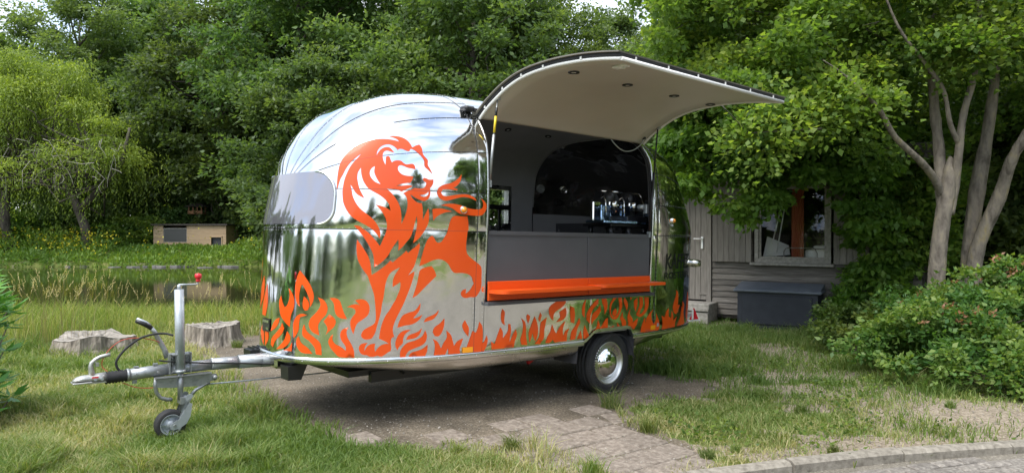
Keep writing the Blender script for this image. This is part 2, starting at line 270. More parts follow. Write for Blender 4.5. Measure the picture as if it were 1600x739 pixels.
FLAMES = [
"1578,12652 1763,12227 1958,11585 2073,10937 2091,10446 2028,10001 1973,9799 1972,10215 1911,10703 1788,11240 1676,11614 1608,11166 1582,10502 1621,9790 1500,10105 1419,10702 1422,11588 1496,12258",
"1764,10633 1729,10189 1740,9750 1816,9506 1912,9572 1945,9828 1935,10157 1863,10424",
"1109,11217 1261,10903 1385,10366 1387,9702 1268,9017 1239,8123 1038,8417 770,8922 657,9575 636,10136 736,10547 820,10055 961,9631 1087,9877 1179,10448 1164,10890",
"2227,10599 2416,10361 2518,9821 2477,9272 2334,8824 2249,8379 2292,7616 2075,7868 1960,8349 2006,8903 2206,9470 2312,10026",
"2576,10561 2720,10567 2845,10395 2906,9997 2967,9465 3058,8933 2905,8975 2781,9193 2719,9635 2688,10167",
"3272,10403 3393,10492 3543,10402 3633,10088 3656,9641 3601,9195 3450,8842 3330,8576 3269,8131 3233,7731 3164,8221 3149,8756 3210,9112 3286,9423 3271,9691 3181,9824 3053,9867 3181,10046 3332,10091 3407,9957 3332,10225",
"2575,9273 2687,9056 2756,8748 2718,8347 2607,8031 2477,7685 2526,8026 2510,8336 2411,8730 2493,9002",
"3103,8284 3051,7954 3081,7465 3177,6974 3252,6437 3265,5891 2871,5949 2716,6346 2606,6741 2558,7139 2606,7497 2686,7723 2670,7322 2748,6970 2903,6751 3040,6422 3026,6796 2919,7241 2880,7685 2935,8086",
"688,8736 647,8332 416,7823 99,7512 207,7998 461,8572",
"853,8378 968,7955 856,7481 469,6815 320,6259 159,6439 212,6970 514,7508 775,8023",
"1123,7765 1272,7352 1242,6900 972,6389 564,6185 779,6562 1006,7069",
"1889,9163 1639,8966 1613,8521 1588,7854 1422,7271 1392,7819 1390,8484 1503,9000 1690,9248",
"1793,8437 1890,7900 2163,7385 2333,6963 2374,6068 2206,6117 2163,6617 1984,7144 1769,7498 1743,7989",
"1615,7473 1694,6990 1938,6588 2097,6148 1744,6194 1562,6635 1535,7182",
"1364,6927 1352,6214 972,6210 1242,6511",
"-1142,13559 -1099,12786 -1374,11791 -1263,11206 -1151,12421",
"-733,11998 -606,11310 -710,10115 -1256,8983 -1218,9653 -1094,10875",
"-350,11406 -279,10662 -233,9742 -391,8661 -749,8691 -705,9645 -507,10622",
"-688,7882 -450,7127 -447,6193 -681,6588 -883,7235",
"-425,7718 -73,7465 -70,6773 -313,6177 -340,6926",
"5109,10110 5078,9569 4973,9189 4870,8873 5003,8954 5169,9157 5062,8755 4855,8426 4627,8331 4419,8181 4461,8615 4572,9144 4741,9362 4944,9540",
"5716,9517 5682,9205 5532,8788 5371,8647 5214,8546 5277,8852 5435,9032 5598,9213",
"5923,8804 5913,8236 5836,7692 5716,7352 5582,7369 5506,7693 5565,8078 5767,8410",
"5995,7791 6160,7413 6236,6925 6293,6439 6428,6819 6669,7042 6589,6555 6529,6243 6550,5750 6088,5753 6058,6314 5943,5753 5548,5785 5582,6386 5565,6861 5506,7144 5665,6925 5802,6314 5907,6813 6014,7194",
"6748,8560 6833,8213 6920,7880 6901,7157 6751,7498 6646,7912 6645,8233",
"7418,8352 7565,7970 7596,6986 7529,5801 7015,5822 6841,5825 6839,6293 6924,6750 7097,7617 7258,7435 7349,7831",
"5153,8085 5092,7625 4972,7328 4825,7230 4668,7171 4739,7510 4913,7684 5047,7825",
"4811,7982 4654,7674 4584,7296 4569,6912 4472,6654 4416,6376 4363,6705 4377,7164 4473,7692 4626,7946",
"5261,7878 5314,7442 5276,6978 5152,6683 4941,6478 4752,6271 4680,6049 4637,5750 4497,5750 4498,6227 4569,6604 4710,6934 4942,7099 5152,7384",
"5339,6696 5322,6189 5243,5750 4730,5755 4823,6106 5000,6237 5182,6405",
"7801,7146 7865,6764 7807,6249 7670,5820 7548,5839 7575,6504 7688,6638",
"8045,6591 8273,6336 8372,6851 8602,7768 8755,7336 8762,6729 8834,6872 9088,7376 9109,7983 9259,7969 9316,7352 9245,6825 9222,6293 9367,6812 9641,7473 9746,7001 9594,6403 9525,5904 8100,5893",
"8694,9346 8864,9068 8833,8389 8879,7892 8680,8176 8619,8786",
"10056,8436 10379,8022 10464,7394 10477,6771 10605,5980 10136,6032 10023,6509 10183,7188 10205,7882",
"10582,8743 10795,8533 10742,8225 10637,7884 10519,8243 10476,8557",
"11199,8502 11370,8097 11535,7455 11527,6826 11338,6215 11168,6546 11038,7029 10932,6570 10789,6155 10694,6983 10833,7516 11051,8123",
"11723,8819 11876,8532 11705,7953 11547,8241",
"12393,8322 12278,7711 12164,7085 12139,6453 11763,5935 11263,5987 11660,6577 11724,7281 11791,7907",
"14488,9820 14451,9497 14003,9117 13414,8830 13133,8526 13105,7968 12811,8228 12608,8721 12638,9196 13094,9570 13771,9816",
"14470,9090 14625,8675 14509,8194 14054,7900 13453,7798 13887,8235 13766,8727 14216,8943",
"12973,7657 13287,6991 13494,6733 13872,7348 14524,7868 14243,7076 14324,6420 14567,6888 15038,7096 14791,6625 14770,5933 13727,5946 13327,5942 13122,6203 12749,5957 12334,5973 12542,6575 12808,6951",
"14993,9224 15544,9030 15686,8364 15616,7545 15174,7659 15086,8401",
"17020,9779 16943,8959 16933,7997 16609,8338 16627,9159",
"18597,9746 18628,9232 18049,8801 17719,8175 17642,7349 17191,7750 17218,8391 17673,9009 18249,9532",
"18875,9077 19000,8554 18581,7929 18116,7591 17892,7237 17805,7706 17958,8251 18539,8678",
"19009,9818 19539,9790 19751,9164 19725,8599 19462,8099 19364,8812 19100,9298",
"20455,9737 20844,9713 20323,9127 20191,8471 20272,8037 20570,7726 20943,7981 21137,8397 21159,8972 20986,9704 21386,9678 21486,8850 21310,8190 20964,7596 20581,7535 20228,7803 20054,8481 20096,9142",
"20742,8620 20924,8318 20835,7943 20621,7818 20385,8028 20479,8354",
"16261,7996 16407,7531 16067,7010 15916,6386 15813,6013 15211,5976 15295,6708 15809,7301",
"16972,7261 17307,6730 17652,6055 17658,5962 16919,5972 16843,6675",
"16506,6793 16734,5970 16058,5992",
"18657,7644 18924,7155 18880,6878 19114,6952 19550,7574 19887,7783 19898,7167 19948,6689 20671,6905 20412,6549 18658,6561 18011,6208 17949,6213 18517,6909",
"20985,7210 21389,6736 21349,6509 21133,6513",
"21574,8215 21656,7675 21995,7155 21980,6475 21615,6499 21528,7108 21290,7565",
"22380,8481 22361,7896 22686,7370 22706,6974 23213,7405 23149,6819 22889,6291 22186,6451 22256,7028 22123,7628",
"21703,9656 22101,8994 22038,8270 21802,8825 21617,9324",
"23055,9565 23094,8842 22958,8092 22787,8514 22722,9235",
"23226,9595 23567,9564 23637,8695 23427,8175 23319,7781 23610,7881 23834,8399 23734,9549 24148,9461 24165,8634 24017,8011 23626,7561 23290,7513 23001,7773 23170,8204 23310,8820",
"22296,9627 22523,9609 22359,9311",
"24651,8154 24476,7671 24547,7013 24768,6511 24939,7039 24892,7699 25044,7301 25227,6705 25259,6041 25160,5750 23544,5876 23599,6430 23883,7390 23981,6736 24052,7274 24351,7782",
"25430,7325 25713,7081 25839,7722 26020,8070 26063,7103 26273,6863 26330,7720 26510,7001 26492,6520 26853,6917 26713,6268 26704,5750 25503,5799 25548,6451",
"26665,9943 26859,9568 26898,8774 26881,8188 27110,8187 26950,7680 26964,7381 26752,7216 26531,7434 26399,7996 26512,8751 26654,9310",
"27316,7990 27562,7427 27665,6693 27777,5951 27631,5750 26877,5750 26984,6094 27227,6818",
"27390,8572 27641,8112 27628,7309 27427,7863",
"28101,9533 28432,8529 28352,6480 28310,5750 27971,6601 27984,8127",
]

# ------------------------------------------------------------------ terrain
_ng = rng.random((64, 64))
def vnoise(x, y, s=1.):
    x = np.asarray(x, float)/s+100; y = np.asarray(y, float)/s+100
    xi = np.floor(x).astype(int); yi = np.floor(y).astype(int); fx = x-xi; fy = y-yi; fx = fx*fx*(3-2*fx); fy = fy*fy*(3-2*fy)
    g = lambda a, b: _ng[a % 64, b % 64]
    return (g(xi, yi)*(1-fx)+g(xi+1, yi)*fx)*(1-fy)+(g(xi, yi+1)*(1-fx)+g(xi+1, yi+1)*fx)*fy
def fbm(x, y, s=1.): return .5*vnoise(x, y, s)+.3*vnoise(x+7.3, y-3.1, s*.43)+.2*vnoise(x-2.7, y+9.2, s*.17)
def sst(a, b, x): t = np.clip((x-a)/(b-a), 0, 1); return t*t*(3-2*t)
WATER_Z = -.2
def pond(x, y):
    """1 inside the pond, 0 outside"""
    near = 12.3+.5*np.sin(x*.35)+.8*(fbm(x, y, 4)-.5)
    far = 35.3+.4*np.sin(x*.16+1)+.8*(fbm(x, y, 5)-.5)
    right = -1.2-.12*(y-12)
    return sst(near, near+1.4, y)*(1-sst(far-.9, far, y))*(1-sst(right-2, right, x))*(sst(-62, -55, x))
def height(x, y):
    x = np.asarray(x, float); y = np.asarray(y, float)
    h = np.clip(.024*(.98-x), -.02, .12)*(1-sst(14, 20, y))
    pd = pad(x, y)
    h = h+(fbm(x, y, 1.3)-.5)*.05*(1-pd)*sst(.1, .5, 1-pd)
    h = h+.10*np.exp(-((x-4.0)**2/1.2+(y-6.3)**2/.35))                     # soil mound under the shrub
    h = h+sst(35, 38, y)*.52*(1-sst(-6, 4, x))
    h = h-1.0*pond(x, y)
    rd = road(x, y); h = h*(1-rd)-.035*rd
    return h
KERB = [(12, 6.4), (8, 6.1), (6, 5.8), (3.88, 5.36), (2.78, 5.14), (1.61, 4.80), (.85, 4.5), (.1, 4.05), (-.7, 3.3), (-1.4, 2.3), (-1.9, 1.0), (-2.2, -.5), (-2.4, -3)]
def polysmooth(P, n=8):
    P = [np.array(p, float) for p in P]; o = []
    for i in range(len(P)-1):
        p0 = P[max(i-1, 0)]; p1 = P[i]; p2 = P[i+1]; p3 = P[min(i+2, len(P)-1)]
        for k in range(n):
            t = k/n; o.append(.5*((2*p1)+(-p0+p2)*t+(2*p0-5*p1+4*p2-p3)*t*t+(-p0+3*p1-3*p2+p3)*t**3))
    o.append(P[-1]); return np.array(o)
KS = polysmooth(KERB)
def inpoly(x, y, P):
    x = np.asarray(x, float); y = np.asarray(y, float); c = np.zeros(x.shape, bool); n = len(P)
    for i in range(n):
        x1, y1 = P[i]; x2, y2 = P[(i+1) % n]
        m = ((y1 > y) != (y2 > y)); 
        with np.errstate(divide='ignore', invalid='ignore'):
            xx = (x2-x1)*(y-y1)/((y2-y1) if y2 != y1 else 1e-9)+x1
        c ^= (m & (x < xx))
    return c
def distpoly(x, y, P, closed=True):
    d = np.full(np.shape(x), 1e9); n = len(P)
    for i in range(n if closed else n-1):
        a = np.array(P[i]); b = np.array(P[(i+1) % n]); ab = b-a; L2 = max(ab@ab, 1e-9)
        t = np.clip(((x-a[0])*ab[0]+(y-a[1])*ab[1])/L2, 0, 1)
        d = np.minimum(d, np.hypot(x-a[0]-t*ab[0], y-a[1]-t*ab[1]))
    return d
PAD = [(-4.9, 10.0), (-3.95, 8.8), (-3.1, 7.4), (-2.4, 6.45), (-1.75, 5.7), (-1.15, 5.2), (-.55, 5.12), (0.0, 5.2), (.28, 4.98), (.43, 4.68), (.62, 4.36), (1.0, 4.56), (1.25, 4.75), (1.45, 5.05), (1.3, 5.6), (1.15, 6.1), (1.16, 6.5), (1.6, 6.95), (2.15, 7.25), (2.2, 7.6), (1.6, 8.3), (1.3, 9.5), (-1, 11)]
ROAD = [tuple(p) for p in KS]+[(1.2, -4), (4, -1.5), (7, 0.5), (12, 1.6)]
def pad(x, y):
    x = np.asarray(x, float); y = np.asarray(y, float)
    ins = inpoly(x, y, PAD); d = distpoly(x, y, PAD); s = np.where(ins, d, -d)+(fbm(x, y, .5)-.5)*.35
    return sst(-.12, .12, s)
def road(x, y):
    x = np.asarray(x, float); y = np.asarray(y, float)
    ins = inpoly(x, y, ROAD); d = distpoly(x, y, ROAD); return sst(-.02, .10, np.where(ins, d, -d))
def soil(x, y):
    """bare soil amount outside the pad"""
    n = fbm(x, y, .9)
    kd = distpoly(x, y, KS, False)
    near_kerb = (1-sst(.15, .9, kd))*sst(1.0, 1.8, x)
    mound = np.exp(-((x-3.9)**2/1.8+(y-6.1)**2/.5))
    spot = np.exp(-((x-2.75)**2/.12+(y-6.5)**2/.05))
    base = np.maximum(sst(.46, .58, n)*.88*sst(.9, 1.4, x), sst(.62, .76, n)*.6)
    return np.clip(np.maximum.reduce([near_kerb*sst(.35, .6, n+.15)*.95, mound*1.1*sst(.3, .5, n+.05), spot, base]), 0, 1)
# ground sheet
def axis(dense, lo, hi, step, far_step):
    a = list(np.arange(dense[0], dense[1]+1e-6, step)); s = step; p = a[-1]
    while p < hi: s = min(s*1.18, far_step); p += s; a.append(p)
    s = step; p = a[0]
    while p > lo: s = min(s*1.18, far_step); p -= s; a.insert(0, p)
    return np.array(a)
gx = axis((-7, 7), -160, 160, .07, 4); gy = axis((3.5, 13.5), -120, 200, .07, 3); gy = np.sort(np.concatenate([gy[(gy < 14) | (gy > 40)], np.arange(14.2, 40, .4)])); gx = np.sort(np.concatenate([gx[(gx < -40) | (gx > -7.2)], np.arange(-40, -7.2, .5)]))
X, Y = np.meshgrid(gx, gy); H_ = height(X, Y)
nv = X.shape; idx = np.arange(X.size).reshape(nv)
F_ = np.stack([idx[:-1, :-1], idx[:-1, 1:], idx[1:, 1:], idx[1:, :-1]], -1).reshape(-1, 4)
PDv = pad(X, Y); SOv = soil(X, Y)*(X > -60)
gm = mat('ground_cover', (.1, .1, .05), .95, spec=.2); t = gm.node_tree; l = t.links.new; b = t.nodes['Principled BSDF']
tc = nd(t, 'ShaderNodeTexCoord')
def nz(scale, det=6, rough=.6):
    n = nd(t, 'ShaderNodeTexNoise'); n.inputs['Scale'].default_value = scale; n.inputs['Detail'].default_value = det; n.inputs['Roughness'].default_value = rough; l(tc.outputs['Object'], n.inputs['Vector']); return n
def ramp(src, cols, pos):
    r_ = nd(t, 'ShaderNodeValToRGB'); e = r_.color_ramp.elements
    while len(e) < len(cols): e.new(.5)
    for i, c in enumerate(cols): e[i].position = pos[i]; e[i].color = (*c, 1)
    l(src, r_.inputs[0]); return r_.outputs[0]
def mix(f, a, b_, typ='MIX'):
    m_ = nd(t, 'ShaderNodeMixRGB', blend_type=typ)
    if isinstance(f, float): m_.inputs[0].default_value = f
    else: l(f, m_.inputs[0])
    l(a, m_.inputs[1]); l(b_, m_.inputs[2]); return m_.outputs[0]
green = ramp(nz(1.7).outputs['Fac'], [(.055, .085, .020), (.10, .135, .030), (.19, .19, .065)], [.3, .5, .72])
soilc = ramp(nz(38, 8).outputs['Fac'], [(.10, .078, .055), (.24, .20, .15), (.40, .35, .28)], [.28, .5, .75])
padc1 = ramp(nz(55, 9, .72).outputs['Fac'], [(.060, .050, .040), (.155, .135, .11), (.34, .31, .265)], [.32, .52, .72])
padc2 = ramp(nz(2.2, 4).outputs['Fac'], [(.62, .60, .55), (1.15, 1.10, 1.0)], [.35, .65])
padc = mix(1.0, padc1, padc2, 'MULTIPLY')
ap = nd(t, 'ShaderNodeAttribute', attribute_name='pad'); as_ = nd(t, 'ShaderNodeAttribute', attribute_name='soil')
def sharpen(fac, n, w_=.35):
    a_ = nd(t, 'ShaderNodeMath', operation='ADD'); s_ = nd(t, 'ShaderNodeMath', operation='MULTIPLY_ADD'); s_.inputs[1].default_value = w_; s_.inputs[2].default_value = -w_*.5
    l(n, s_.inputs[0]); l(fac, a_.inputs[0]); l(s_.outputs[0], a_.inputs[1]); r_ = nd(t, 'ShaderNodeMapRange'); r_.inputs['From Min'].default_value = .4; r_.inputs['From Max'].default_value = .6; l(a_.outputs[0], r_.inputs[0]); return r_.outputs[0]
n9 = nz(14, 6).outputs['Fac']
c_ = mix(sharpen(as_.outputs['Fac'], n9, .9), green, soilc); c_ = mix(sharpen(ap.outputs['Fac'], n9, .6), c_, padc)
l(c_, b.inputs['Base Color'])
bp = nd(t, 'ShaderNodeBump', Strength=.9, Distance=.012); l(nz(60, 8, .7).outputs['Fac'], bp.inputs['Height']); l(bp.outputs[0], b.inputs['Normal'])
ground = tag(link('ground', np_mesh('ground', np.stack([X, Y, H_], -1).reshape(-1, 3), [F_], gm, True, {'pad': PDv.ravel(), 'soil': SOv.ravel()})), kind='structure')

# pond water
wm = mat('pond_water', (.030, .034, .012), .03, spec=.5); t = wm.node_tree; l = t.links.new; b = t.nodes['Principled BSDF']; tc = nd(t, 'ShaderNodeTexCoord')
mpw = nd(t, 'ShaderNodeMapping'); mpw.inputs['Scale'].default_value = (1, 1.6, 1); l(tc.outputs['Object'], mpw.inputs[0])
n = nd(t, 'ShaderNodeTexNoise'); n.inputs['Scale'].default_value = 2.6; n.inputs['Detail'].default_value = 4; l(mpw.outputs[0], n.inputs['Vector'])
bp = nd(t, 'ShaderNodeBump', Strength=.3, Distance=.006); l(n.outputs['Fac'], bp.inputs['Height']); l(bp.outputs[0], b.inputs['Normal'])
b.inputs['IOR'].default_value = 1.45
WV = [(-64, 11, WATER_Z), (1, 11, WATER_Z), (1, 38, WATER_Z), (-64, 38, WATER_Z)]
tag(link('pond_water', np_mesh('pond_water', WV, [[(0, 1, 2, 3)]], wm)), kind='structure')

# road in the foreground right (worn grey pavers and grit)
rm = mat('road_surface', (.2, .2, .2), .9); t = rm.node_tree; l = t.links.new; b = t.nodes['Principled BSDF']; tc = nd(t, 'ShaderNodeTexCoord')
c1 = ramp(nz(48, 9, .72).outputs['Fac'], [(.07, .062, .052), (.18, .165, .14), (.34, .32, .28)], [.3, .52, .74]); c2 = ramp(nz(1.8, 5).outputs['Fac'], [(.7, .68, .62), (1.1, 1.08, 1.02)], [.35, .62])
l(mix(1.0, c1, c2, 'MULTIPLY'), b.inputs['Base Color']); bp = nd(t, 'ShaderNodeBump', Strength=.9, Distance=.008); l(nz(70, 8, .7).outputs['Fac'], bp.inputs['Height']); l(bp.outputs[0], b.inputs['Normal'])
bm = bmesh.new(); vs = [bm.verts.new((x, y, -.022)) for x, y in ROAD]; f = bm.faces.new(vs); bmesh.ops.triangulate(bm, faces=[f]); bmesh.ops.recalc_face_normals(bm, faces=bm.faces)
me = bpy.data.meshes.new('road'); bm.to_mesh(me); bm.free(); road_o = tag(link('road', me, rm), kind='structure')

# kerb stones, ~0.9 m each, laid along the curve
kerb_root = tag(empty('kerb', (2, 5, 0)), kind='structure')
M['kerb'] = noise_mat('kerb_concrete', [(.10, .088, .068), (.21, .19, .155), (.30, .275, .23)], 22, .9, bump=.003, bscale=60, pos=(.28, .72), obj_var=.10)
seg = np.hypot(*np.diff(KS, axis=0).T); cum = np.concatenate([[0], np.cumsum(seg)]); tot = cum[-1]
def kpt(s):
    return np.array([np.interp(s, cum, KS[:, 0]), np.interp(s, cum, KS[:, 1])])
s = 0.0
while s < tot-.5:
    ln = .93; e = min(s+ln-.012, tot); n_ = 6; vs = []; fs = []; jz = rng.normal()*.006; jo = rng.normal()*.006
    for i in range(n_+1):
        q = s+(e-s)*i/n_; p = kpt(q); tv = kpt(q+.05)-kpt(q-.05); tv /= np.linalg.norm(tv); nr = np.array([-tv[1], tv[0]])
        wob = (fbm(p[0]*3, p[1]*3, .5)-.5)*.012
        for o_, z_ in ((-.055+jo, -.12), (-.055+jo, .035+jz+wob), (-.035+jo, .052+jz+wob), (.03+jo, .050+jz-wob), (.055+jo, .030+jz), (.055+jo, -.12)):
            pp = p+nr*o_; vs.append((pp[0], pp[1], z_))
    for i in range(n_):
        for k in range(6): fs.append((i*6+k, i*6+(k+1) % 6, (i+1)*6+(k+1) % 6, (i+1)*6+k))
    fs += [tuple(range(6)), tuple(range(n_*6+5, n_*6-1, -1))]
    MB().add(vs, fs).build('kerb_stone', M['kerb'], None).parent = kerb_root; s += ln
for o in kerb_root.children: o.matrix_parent_inverse = Matrix.Translation((-2, -5, 0))

# paving slabs of the parking place (30 cm, rotated 37 degrees), slightly uneven
pr = tag(empty('paving', (0, 7, 0)), kind='structure')
M['slab'] = noise_mat('worn_slab', [(.09, .072, .056), (.185, .155, .125), (.31, .27, .225)], 26, .92, bump=.004, bscale=60, pos=(.28, .72), obj_var=.07, coord='Object')
slabs = []
for v_ in range(4):
    mb = MB(); bm = bmesh.new(); bmesh.ops.create_cube(bm, size=1)
    for v in bm.verts: v.co = Vector((v.co.x*.292+random.uniform(-.004, .004), v.co.y*.292+random.uniform(-.004, .004), v.co.z*.05))
    bmesh.ops.bevel(bm, geom=[e for e in bm.edges if all(q.co.z > 0 for q in e.verts)], offset=.010, segments=1, affect='EDGES')
    me = bpy.data.meshes.new('slab'); bm.to_mesh(me); bm.free(); me.materials.append(M['slab']); slabs.append(me)
ca, sa = math.cos(R(37)), math.sin(R(37)); cand = []
for i in range(-40, 40):
    for j in range(-40, 40):
        px, py = 1.19+.302*(i*ca-j*sa), 5.28+.302*(i*sa+j*ca)
        if py < 9 and pad(px, py) > .8 and road(px, py) < .1 and fbm(px, py, .8) < .70: cand.append((math.hypot(px, py), px, py))
cand.sort()
cand = [c for c in cand if float(fbm(c[1]+5, c[2]+2, .9)) > .34+.20*max(0, c[0]-5.2)+.25*max(0, -.1-c[1])]
for d_, px, py in cand[:290]:
    o = link('slab', slabs[random.randrange(4)]); o.parent = pr
    o.location = (px, py-7, float(height(px, py))-.016+random.uniform(-.006, .005)-.008*sst(5.2, 7, d_)); o.rotation_euler = (random.gauss(0, .008), random.gauss(0, .008), R(37)+random.choice([0, 1, 2, 3])*math.pi/2+random.gauss(0, .012))

# small pavers of the road behind the kerb, near part only
M['paver'] = noise_mat('worn_paver', [(.08, .07, .06), (.18, .163, .142), (.31, .285, .25)], 30, .92, bump=.004, bscale=70, pos=(.28, .72), obj_var=.14)
pvm = []
for v_ in range(3):
    bm = bmesh.new(); bmesh.ops.create_cube(bm, size=1)
    for v in bm.verts: v.co = Vector((v.co.x*.202+random.uniform(-.004, .004), v.co.y*.098+random.uniform(-.003, .003), v.co.z*.06))
    bmesh.ops.bevel(bm, geom=[e for e in bm.edges if all(q.co.z > 0 for q in e.verts)], offset=.009, segments=1, affect='EDGES'); me = bpy.data.meshes.new('paver'); bm.to_mesh(me); bm.free(); me.materials.append(M['paver']); pvm.append(me)
cand = []
for i in range(-60, 60):
    for j in range(-60, 60):
        px, py = 2.0+.107*i, 4.6+.213*(j+.5*(i % 2)); px, py = 2.0+(px-2)*math.cos(-1.28)-(py-4.6)*math.sin(-1.28), 4.6+(px-2)*math.sin(-1.28)+(py-4.6)*math.cos(-1.28)
        if py > 3.9 and road(px, py) > .98 and float(distpoly(np.array(px), np.array(py), KS, False)) > .13 and abs(px)/py < .86: cand.append((math.hypot(px, py), px, py))
cand.sort()
for d_, px, py in cand[:295]:
    o = link('paver', pvm[random.randrange(3)]); o.parent = road_o; o.location = (px, py, -.042+random.uniform(-.004, .005)); o.rotation_euler = (random.gauss(0, .012), random.gauss(0, .012), -1.28+math.pi/2+random.choice([0, math.pi])+random.gauss(0, .02))
# ------------------------------------------------------------------ foliage tools
def unit(v): return v/np.maximum(np.linalg.norm(v, axis=-1, keepdims=True), 1e-9)
def leaf_arrays(P, D, size, wr=.5, up=.6, fold=.12, r=rng):
    """P base points, D tip directions, size array -> verts (n*4), faces (n,4)"""
    n = len(P); D = unit(D); nrm = r.normal(size=(n, 3)); nrm[:, 2] += up*2; W = unit(np.cross(D, nrm)); N = np.cross(W, D); s = np.asarray(size).reshape(-1, 1)*np.ones((n, 1))
    A = P; B = P+D*s*.42+W*s*wr*.5-N*s*fold; C_ = P+D*s; E_ = P+D*s*.42-W*s*wr*.5-N*s*fold
    V = np.stack([A, B, C_, E_], 1).reshape(-1, 3); return V, np.arange(n*4).reshape(n, 4)
def crown(clumps, n, size, wr=.55, flat=.7, tint0=None, droop=.25, r=rng):
    """clumps: array (m,4) x,y,z,radius. Leaves gather on the upper and outer part of every clump"""
    cl = np.asarray(clumps, float); wgt = cl[:, 3]**2; k = r.choice(len(cl), n, p=wgt/wgt.sum())
    d = unit(r.normal(size=(n, 3))); d[:, 2] = np.where((d[:, 2] < -.2) & (r.random(n) < .6), -d[:, 2], d[:, 2])
    rad = cl[k, 3]*(.30+.75*r.random(n)**.6)*np.where(r.random(n) < .14, 1.35, 1.)
    A_ = 1+.45*(r.random((len(cl), 3))-.5)*2; A_[:, 2] *= .9
    B1 = unit(r.normal(size=(len(cl), 5, 3))); lob = (np.einsum('nj,nkj->nk', d, B1[k])**6).max(1)   # lobes: twig ends stick out of the clump
    rad = rad*(.72+.75*lob)
    P = cl[k, :3]+d*rad[:, None]*A_[k]*np.array([1, 1, flat]); D = d*np.array([1, 1, .35])+r.normal(size=(n, 3))*.55; D[:, 2] -= droop
    V, F = leaf_arrays(P, D, size*(.65+.7*r.random(n)), wr, r=r)
    ct = (r.random(len(cl)) if tint0 is None else tint0)[k]; t_ = np.clip(.5*ct+.5*r.random(n)+.12*d[:, 2], 0, 1)
    return V, F, np.repeat(t_, 4)
def merge(parts):
    V = []; F = []; T = []; b = 0
    for v, f, t_ in parts: V.append(v); F.append(f+b); T.append(t_); b += len(v)
    return np.concatenate(V), np.concatenate(F), np.concatenate(T)
def foliage(name, parts, mat, parent=None):
    V, F, T = merge(parts); return link(name, np_mesh(name, V, [F], mat, False, {'tint': T}), None, parent)
def wiggle(a, b, n=5, amp=.1):
    a = np.array(a, float); b = np.array(b, float); L_ = np.linalg.norm(b-a)
    o = [a+(b-a)*i/n+(rng.normal(size=3)*amp*L_*(.0 if i in (0, n) else 1)) for i in range(n+1)]; return o
def copy_tree(o, parent=None):
    c = o.copy(); COL.objects.link(c); c.parent = parent
    for ch in list(o.children): copy_tree(ch, c)
    return c
def far_tree(H, CR, base, n, seed, lm, size=.23, name='broadleaf_tree'):
    r = np.random.default_rng(seed); root = empty(name)
    m = 170; cl = []
    while len(cl) < m:
        p = r.uniform(-1, 1, 3)
        q = np.linalg.norm(p)
        if q > 1 or (q < .45 and r.random() < .5): continue
        taper = 1-.25*max(0, p[2])
        cl.append([p[0]*CR*taper, p[1]*CR*taper, base+(H-base)*(p[2]*.5+.5), r.uniform(.45, 1.3)*CR*.19])
    cl = np.array(cl)
    V, F, T = crown(cl, n, size, r=r, flat=.78)
    foliage('crown', [(V, F, T)], lm, root)
    tb = MB(); tp = [(0, 0, -.5), (.05, .03, H*.25), (-.08, .1, H*.5), (.1, -.05, H*.85)]; tb.tube(tp, [.30, .24, .16, .04], 8)
    for k in r.choice(m, 26, replace=False):
        c = cl[k]; z0 = min(max(c[2]-r.uniform(1, 3), base*.4), H*.75); tb.tube(wiggle((0, 0, z0), c[:3], 4, .06), [.09, .07, .05, .035, .015], 5)
    tb.build('trunk', M['bark_dark'], root); return root
LM = {'d': M['leaf_far'], 'p': M['leaf_pale']}
protos = [far_tree(17, 5.0, 1.0, 52000, 11, M['leaf_far']), far_tree(15, 4.6, .8, 50000, 12, M['leaf_far']), far_tree(19, 5.4, 2.0, 50000, 13, M['leaf_pale']), far_tree(12, 4.6, .5, 56000, 14, M['leaf_pale'])]
G_ = 'tall broadleaf trees standing behind the pond and the caravan'
used = set()
def put_tree(k, x, y, s, rz, label, group=G_, z=None):
    if k in used: o = copy_tree(protos[k])
    else: o = protos[k]; used.add(k)
    o.location = (x, y, float(height(x, y)) if z is None else z); o.scale = (s, s, s*random.uniform(.95, 1.08)); o.rotation_euler = (0, 0, rz); tag(o, label, 'tree', group); return o
spots = [
 (0, -36, 47, .96, 0.3, 'tall dark green tree behind the willow at the left edge of the photo'),
 (2, -28, 46, .93, 1.3, 'tall tree rising above the willow, left of the duck house'),
 (3, -22.5, 44.5, .95, 2.1, 'bushy tree directly behind the duck house roof'),
 (1, -17.5, 43, 1.1, 0.9, 'dense dark tree behind the right end of the duck house'),
 (0, -12.0, 40, 1.12, 4.0, 'large dark tree behind the pond, just left of the caravan front'),
 (3, -8.6, 34, .95, 5.2, 'lighter green tree peeping over the front curve of the caravan'),
 (2, -6.0, 40, 1.05, 2.9, 'tall tree rising over the left half of the silver caravan roof'),
 (1, -1.8, 34, 1.05, 1.8, 'tree behind the caravan roof with its crown left of the raised hatch'),
 (0, 1.4, 38, .87, 5.6, 'tall tree behind the hinge of the raised hatch'),
 (2, 6.5, 44, .78, 3.7, 'distant thin-topped tree over the peak of the raised hatch'),
 (3, 8.6, 30, 1.0, .6, 'green tree standing behind the rear end of the caravan'),
 (1, 12.5, 31, 1.1, 2.4, 'dark tree behind the wooden shed roof'),
 (0, 18, 30, 1.1, 3.3, 'dark tree behind the maple trunks, right of the shed'),
 (3, 15.5, 20, .9, 4.4, 'bushy tree close behind the right-hand maple trunks'),
 (2, 23, 28, 1.1, 1.1, 'tall tree at the far right edge behind the maples'),
 (1, -43, 50, 1.1, .2, 'far tree at the left edge, behind the willow crown'),
]
for s_ in spots: put_tree(*s_)
